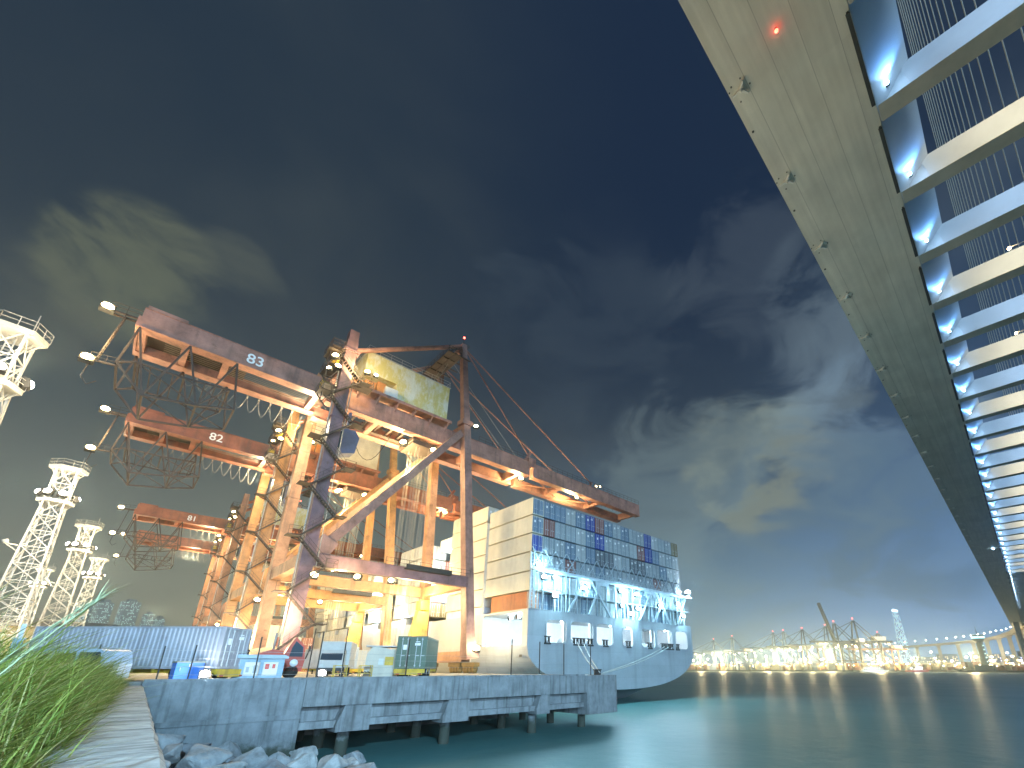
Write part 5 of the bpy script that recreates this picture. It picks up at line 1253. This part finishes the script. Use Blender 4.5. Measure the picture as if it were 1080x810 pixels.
for o, a, k in ((dl, .33, 'warm yellow'), (wl, .36, 'white')):
    o.location = V(a, 1050, -3); tag(o, '%s dock lamp on the quayside of the far terminal' % k, 'lamp post', '%s dock lamps of the far terminal' % k.split()[0])
# viaduct
via = thing('road_viaduct', 'long curved road viaduct on tall piers running behind the far terminal towards the bridge', 'viaduct', (1000, 100, -3))
VO = (1000, 100, -3)
vp = [V(.25, 1900, 58), V(.1866, 1740, 60), V(.1142, 1550, 60), V(.0653, 1395, 60.5), V(.0317, 1190, 61.5), V(.0135, 1010, 63), V(-.02, 880, 64)]
def cat(ps, n=10):
    out = []
    for i in range(len(ps) - 1):
        p0, p1, p2, p3 = ps[max(i - 1, 0)], ps[i], ps[i + 1], ps[min(i + 2, len(ps) - 1)]
        for k in range(n):
            t_ = k / n; out.append(.5 * ((2 * p1) + (p2 - p0) * t_ + (2 * p0 - 5 * p1 + 4 * p2 - p3) * t_ * t_ + (3 * p1 - p0 - 3 * p2 + p3) * t_ ** 3))
    return out + [ps[-1]]
path_ = cat(vp)
b = MB(VO); prof = [(-9, 2.4), (-9, 1.2), (-4, -2.4), (4, -2.4), (9, 1.2), (9, 2.4)]; vs = []; fs = []
for i, p in enumerate(path_):
    d = (path_[min(i + 1, len(path_) - 1)] - path_[max(i - 1, 0)]); s_ = Vector((d.y, -d.x, 0)).normalized()
    vs += [p + s_ * a + Vector((0, 0, z)) for a, z in prof]
for i in range(len(path_) - 1):
    for j in range(6): a = i * 6; fs.append((a + j, a + (j + 1) % 6, a + 6 + (j + 1) % 6, a + 6 + j))
b.add(vs, fs); M_via = paint('viaduct_concrete', (.48, .44, .36), .8, .2, .03); b.build('deck', M_via, via)
for i in range(14, len(path_) - 1, 4):
    p = path_[i]; b = MB(VO); b.prism([(p.x - 3.2, p.y - 3.2), (p.x + 3.2, p.y - 3.2), (p.x + 3.2, p.y + 3.2), (p.x - 3.2, p.y + 3.2)], 'z', -4, p.z - 2.3); b.box((p.x - 5, p.y - 5, p.z - 5), (p.x + 5, p.y + 5, p.z - 2.35)); b.build('pier', M_via, via)
rl = thing('road_lamp', '', 'lamp post')
b = MB(); b.tube([(0, 0, 0), (0, 0, 11), (1.5, 0, 11.6)], .2, 6); b.build('pole', M_rail, rl)
b = MB(); b.ball((1.5, 0, 11.4), 1.25, 8, 5, (1, 1, .7)); b.build('lamp_head', G_white, rl)
k = 0
for i in range(8, len(path_), 2):
    p = path_[i]; c = rl if k == 0 else copy_tree(rl); k += 1
    c.location = p + Vector((0, 0, 2.35)); sc_ = 1.0 if p.length > 1300 else .8; c.scale = (sc_,) * 3
    tag(c, 'white street lamp along the deck of the far viaduct', 'street lamp', 'street lamps on the far viaduct')
for i in (16, 24, 32):
    p = path_[i]; light(p + Vector((-60, 20, -34)), 90000, (1, .85, .6), 3)
# control tower
ct = thing('control_tower', 'harbour control tower with a flared lit cabin on a slender shaft by the viaduct', 'tower', V(.0745, 985, -3))
M_ct = paint('tower_concrete', (.10, .12, .12), .7, .15, .05); G_cab = glow('cabin_glow', (.45, .95, 1), 2.0)
b = MB(); b.tube([(0, 0, 0), (0, 0, 42)], 5.2, 16, 4.2); b.build('shaft', M_ct, ct)
b = MB(); b.tube([(0, 0, 42), (0, 0, 48)], 4.4, 16, 8.2); b.tube([(0, 0, 51), (0, 0, 53.5)], 8.4, 16, 7.2); b.build('cabin', M_ct, ct)
b = MB(); b.tube([(0, 0, 48.001), (0, 0, 50.99)], 8.0, 16, 8.1); b.build('window_band', G_cab, ct)
b = MB(); b.tube([(0, 0, 53.5), (0, 0, 67)], .5, 6, .2); b.tube([(3, 0, 53.5), (3, 0, 58)], .25, 6); b.build('antenna', M_dark, ct)
for k in range(6): b = MB(); b.ball((-3.6, -3.6, 7 + k * 6), .9, 8, 5); b.build('shaft_window', G_cab, ct)
b = MB(); b.box((-22, -10, 0), (24, 12, 8)); b.build('base_building', M_ct, ct)
# skyscraper
sk = thing('skyscraper', 'tall tapering skyscraper with lit blue white facade far beyond the terminal', 'skyscraper', V(.176, 2000, -3), R(20)); sk.scale = (.667, .667, .667)
M_sky = lit_windows('lit_tower', (.30, .38, .46), (.50, .80, 1), 5, 7, .72, 2.2)
b = MB(); vs = []
for z, w_ in ((0, 21), (130, 19), (200, 17), (260, 13), (292, 12)): vs += [(-w_, -w_, z), (w_, -w_, z), (w_, w_, z), (-w_, w_, z)]
b.add(vs, [(4 * i + j, 4 * i + (j + 1) % 4, 4 * i + 4 + (j + 1) % 4, 4 * i + 4 + j) for i in range(4) for j in range(4)] + [(16, 17, 18, 19)]); b.build('facade', M_sky, sk)
b = MB(); b.bar((-11, -11, 292), (-11, 11, 300), 3, 10); b.bar((11, -11, 292), (11, 11, 300), 3, 10); b.build('crown', glow('crown_glow', (.7, .88, 1), 3.5), sk)
# low dark skyline between
for i, (a, h, w_, ht) in enumerate(((.07, 1500, 60, 34), (.035, 1350, 50, 26), (.02, 1700, 40, 44), (.15, 1900, 70, 36), (.12, 2000, 50, 46))):
    t = thing('waterside_block', ['low waterside block left of the control tower', 'low waterside block between the right hand viaduct piers', 'lit block at the right edge below the bridge', 'wide block below the viaduct beside the skyscraper', 'block under the viaduct left of the control tower lamps'][i], 'building', V(a, h, -3), R(-50))
    b = MB(); b.box((-w_ / 2, -12, 0), (w_ / 2, 12, ht)); b.build('wall', lit_windows('lit_block_%d' % i, (.22, .2, .18), [(1, .75, .4), (.6, .6, 1), (.75, .7, 1), (1, .8, .5), (1, .7, .4)][i], 6, 5, .35, 1.6), t)
    b = MB(); b.box((-w_ / 2 - 1, -13, ht), (w_ / 2 + 1, 13, ht + 1.2)); b.build('roof', M_ct, t)
# ferry and tug
M_boatw = paint('boat_white', (.75, .75, .72), .4, .1, .2)
fe_ = thing('ferry', 'white two deck ferry moored below the far cranes', 'ferry', V(.226, 1020, ZW), R(-50))
b = MB(); b.prism([(-22, 0), (20, 0), (25, 3.2), (-23, 3.0)], 'y', -4, 4); b.build('hull', M_boatw, fe_)
b = MB(); b.box((-20, -3.5, 3.05), (15, 3.5, 5.6)); b.box((-16, -3.2, 5.6), (10, 3.2, 8.0)); b.box((-18, -3.6, 8.0), (12, 3.6, 8.3)); b.build('cabin', M_boatw, fe_)
b = MB()
for k in range(11): b.box((-18.5 + k * 3, -3.55, 3.8), (-16.5 + k * 3, -3.51, 4.9)); 
for k in range(8): b.box((-15 + k * 3, -3.25, 6.2), (-13 + k * 3, -3.21, 7.4))
b.build('window', M_glass, fe_)
b = MB(); b.tube([(4, 0, 8.3), (4, 0, 13)], .25, 6); b.build('mast', M_boatw, fe_)
light(V(.226, 1005, 10), 20000, (.95, .97, 1), 2)
tu = thing('tugboat', 'red hulled tugboat with lit white wheelhouse on the far side of the harbour', 'tugboat', V(.165, 990, ZW), R(-50))
b = MB(); b.prism([(-16, 0), (15, 0), (18, 4), (6, 3.2), (-17, 3)], 'y', -4.5, 4.5); b.build('hull', paint('tug_red', (.40, .05, .04), .5), tu)
b = MB(); b.box((-4, -3, 3.05), (8, 3, 6)); b.box((-1, -2.4, 6), (6, 2.4, 9)); b.build('wheelhouse', M_boatw, tu)
b = MB(); b.tube([(-3, 0, 6), (-3, 0, 11)], .8, 10); b.build('funnel', M_dark, tu)
b = MB(); b.ball((2, 0, 12), .8); b.tube([(2, 0, 9), (2, 0, 12)], .15, 6); b.ball((-9, -2, 6), .7); b.ball((7, -3, 6.6), .7); b.build('deck_lamp', G_cool, tu)
light(V(.165, 975, 8), 15000, COOL, 2)
# ================================================================== SKY, FILL SUN, CAMERA
W = bpy.data.worlds.new('World'); SC.world = W; W.use_nodes = True
nt = W.node_tree; N = nt.nodes; L = nt.links; bg = N['Background']
tc = N.new('ShaderNodeTexCoord'); nv = N.new('ShaderNodeVectorMath'); nv.operation = 'NORMALIZE'; L.new(tc.outputs['Generated'], nv.inputs[0])
D = nv.outputs[0]
sp = N.new('ShaderNodeSeparateXYZ'); L.new(D, sp.inputs[0])
def math_(op, a, c=None, d=None):
    n = N.new('ShaderNodeMath'); n.operation = op
    for i, v in enumerate((a, c, d)):
        if v is None: continue
        if isinstance(v, (int, float)): n.inputs[i].default_value = v
        else: L.new(v, n.inputs[i])
    return n.outputs[0]
def mrange(s, a, c, d, e, smooth=True):
    r = N.new('ShaderNodeMapRange'); r.interpolation_type = 'SMOOTHSTEP' if smooth else 'LINEAR'
    r.inputs[1].default_value = a; r.inputs[2].default_value = c; r.inputs[3].default_value = d; r.inputs[4].default_value = e; L.new(s, r.inputs[0]); return r.outputs[0]
def ramp(s, stops):
    cr = N.new('ShaderNodeValToRGB'); el = cr.color_ramp.elements
    while len(el) < len(stops): el.new(.5)
    for e, (p, c) in zip(el, stops): e.position = p; e.color = (*c, 1)
    L.new(s, cr.inputs[0]); return cr.outputs[0]
def mix(f, a, c, mode='MIX'):
    m = N.new('ShaderNodeMix'); m.data_type = 'RGBA'; m.blend_type = mode
    if isinstance(f, (int, float)): m.inputs[0].default_value = f
    else: L.new(f, m.inputs[0])
    for i, v in ((6, a), (7, c)):
        if isinstance(v, tuple): m.inputs[i].default_value = (*v, 1)
        else: L.new(v, m.inputs[i])
    return m.outputs[2]
z = sp.outputs[2]
def lin(r, g, b_): 
    f = lambda c: (c / 255 / 12.92) if c / 255 <= .04045 else ((c / 255 + .055) / 1.055) ** 2.4
    return (f(r), f(g), f(b_))
left = ramp(z, [(0, lin(146, 142, 120)), (.10, lin(130, 130, 116)), (.22, lin(100, 106, 102)), (.38, lin(64, 74, 80)), (.55, lin(46, 57, 68)), (.75, lin(36, 49, 63))])
right = ramp(z, [(0, lin(138, 172, 198)), (.06, lin(126, 160, 188)), (.16, lin(96, 126, 150)), (.30, lin(66, 88, 110)), (.48, lin(42, 54, 70)), (.75, lin(24, 38, 60))])
fr2 = ramp(z, [(0, lin(132, 172, 212)), (.08, lin(116, 156, 202)), (.2, lin(90, 124, 164)), (.4, lin(52, 72, 98)), (.75, lin(26, 40, 62))])
side = math_('MULTIPLY', math_('SUBTRACT', sp.outputs[0], sp.outputs[1]), S2)
sky = mix(mrange(side, -.42, .18, 0, 1), left, right)
sky = mix(mrange(side, .28, .62, 0, 1), sky, fr2)
# clouds: noise on a flat cloud layer, kept to a few banks
zz = math_('ADD', z, .14)
px = math_('DIVIDE', sp.outputs[0], zz); py = math_('DIVIDE', sp.outputs[1], zz)
cb = N.new('ShaderNodeCombineXYZ'); L.new(px, cb.inputs[0]); L.new(py, cb.inputs[1])
def noise(sc, det=6, ro=.55, vec=None, dist=.3):
    n = N.new('ShaderNodeTexNoise'); n.inputs['Scale'].default_value = sc; n.inputs['Detail'].default_value = det; n.inputs['Roughness'].default_value = ro; n.inputs['Distortion'].default_value = dist
    L.new(vec or cb.outputs[0], n.inputs['Vector']); return n.outputs[0]
na = noise(1.6); nb = noise(.5, 4, .5); nd = noise(6, 9, .52, D, .4)
thin = mrange(math_('ADD', math_('MULTIPLY', na, .5), math_('MULTIPLY', nb, .5)), .42, .66, 0, 1)
thin = math_('MULTIPLY', thin, mrange(z, .0, .2, .4, 1))
sky = mix(math_('MULTIPLY', thin, .22), sky, mix(mrange(side, -.3, .3, 0, 1), lin(98, 104, 98), lin(108, 122, 130)))
PC = math.atan(172 / 473.); 
def pdir(u, v):
    X = (u - 607.5) / 473; Y = (533 - v) / 473; f = math.cos(PC) - Y * math.sin(PC); zz_ = math.sin(PC) + Y * math.cos(PC)
    return Vector(((f + X) * S2, (f - X) * S2, zz_)).normalized()
def bank(c, r, col, amt, thr=(.40, .62), nz=None):
    global sky
    d = N.new('ShaderNodeVectorMath'); d.operation = 'DOT_PRODUCT'; L.new(D, d.inputs[0]); d.inputs[1].default_value = pdir(*c)
    m_ = mrange(d.outputs['Value'], math.cos(r * 1.7), 1.0, 0, 1)
    k = math_('ADD', nz or nd, math_('MULTIPLY', math_('SUBTRACT', m_, .6), .17))
    cl = mrange(k, thr[0], thr[1], 0, 1)
    sky = mix(math_('MULTIPLY', math_('MULTIPLY', cl, mrange(m_, 0, .35, 0, 1)), amt), sky, col)
ms_ = N.new('ShaderNodeVectorMath'); ms_.operation = 'MULTIPLY'; L.new(D, ms_.inputs[0]); ms_.inputs[1].default_value = (1, 1, 2.0)
nd = noise(6.5, 9, .56, ms_.outputs[0], .25); nw = noise(4.5, 8, .60, ms_.outputs[0], .6)
bank((150, 296), .075, lin(98, 104, 88), .75, (.42, .66), nw)
bank((240, 305), .06, lin(88, 94, 86), .5, (.46, .68), nw)
bank((60, 330), .06, lin(90, 94, 84), .35, (.46, .68), nw)
bank((795, 490), .10, lin(126, 132, 118), .8, (.40, .58))
bank((860, 450), .09, lin(110, 124, 128), .5, (.42, .64))
bank((905, 375), .10, lin(104, 120, 132), .6, (.42, .68), nw)
bank((880, 310), .09, lin(88, 104, 116), .5, (.42, .68), nw)
bank((790, 290), .11, lin(68, 79, 92), .5, (.42, .68), nw)
bank((930, 470), .13, lin(112, 136, 156), .55, (.42, .68), nw)
bank((740, 600), .28, lin(122, 140, 142), .6, (.42, .68), nw)
bank((880, 560), .16, lin(70, 96, 120), .5, (.44, .62), nw)
bank((620, 420), .25, lin(60, 72, 84), .35, (.44, .66), nw)
# the dusk sky model adds its faint glow on top
st = N.new('ShaderNodeTexSky'); st.sky_type = 'NISHITA'; st.sun_disc = False; st.sun_elevation = R(-4); st.sun_rotation = R(200)
sky = mix(.012, sky, st.outputs[0], 'ADD')
L.new(sky, bg.inputs['Color']); bg.inputs['Strength'].default_value = 1.0

# low cool sun added behind the camera, standing in for off-frame lamps
sun = light((0, -200, 80), 2.5, (.48, .73, 1.0), kind='SUN'); sun.data.angle = R(6)
el, az = R(8.5), R(198)   # direction towards the fill sun, azimuth clockwise from +y
to = Vector((math.sin(az) * math.cos(el), math.cos(az) * math.cos(el), math.sin(el)))
sun.rotation_euler = to.to_track_quat('Z', 'Y').to_euler()

# assumed floodlight pole behind the camera, added to cast cool light on the foreground
sl = thing('assumed_floodlight', 'assumed tall grey floodlight pole with a cool white head on the seawall behind the viewpoint', 'street lamp', (-10.5, -26, -1.0))
b = MB(); b.tube([(0, 0, 0), (0, 0, 17.4), (.5, .5, 17.9), (1.2, 1.4, 18.0)], .16, 8, .08); b.build('pole', M_rail, sl)
lamp(LM_cool, (1.3, 1.5, 17.9), sl, rz=R(160), sc=.9, name='lamp_head')
light((-8.6, -23.4, 16.2), 150000, (.40, .72, 1.0), .4, 'SPOT', (2, 26, -1), R(104), 1.0)  # added cool spot, assumed off-frame source for wall, path and grass
# ---- thin night haze over the harbour
m = bpy.data.materials.new('harbour_haze'); m.use_nodes = True; nt = m.node_tree; nt.nodes.clear()
ou = nt.nodes.new('ShaderNodeOutputMaterial'); pv = nt.nodes.new('ShaderNodeVolumePrincipled'); nt.links.new(pv.outputs[0], ou.inputs['Volume'])
pv.inputs['Color'].default_value = (.72, .92, .98, 1); pv.inputs['Density'].default_value = .00026; pv.inputs['Anisotropy'].default_value = .82
hb = MB(); hb.box((-950, -2050, -15), (2350, 2350, 325)); tag(hb.build('haze', m), kind='stuff')
SC.cycles.volume_bounces = 0
cam = bpy.data.cameras.new('camera'); co = bpy.data.objects.new('camera', cam); COL.objects.link(co); SC.camera = co
cam.sensor_width = 36; cam.lens = 473 / 1080 * 36; cam.shift_x = -67.5 / 1080; cam.shift_y = 128 / 1080
cam.clip_start = .1; cam.clip_end = 9000
co.rotation_euler = (R(90) + PC, 0, R(-45))
SC.view_settings.view_transform = 'Standard'; SC.view_settings.look = 'None'; SC.view_settings.gamma = 1; SC.view_settings.exposure = .22
SC.view_settings.use_curve_mapping = False
SC.cycles.use_denoising = True; SC.cycles.max_bounces = 6; SC.cycles.diffuse_bounces = 3; SC.cycles.glossy_bounces = 3; SC.cycles.sample_clamp_indirect = 4; SC.cycles.use_light_tree = True
SC.cycles.caustics_reflective = False; SC.cycles.caustics_refractive = False
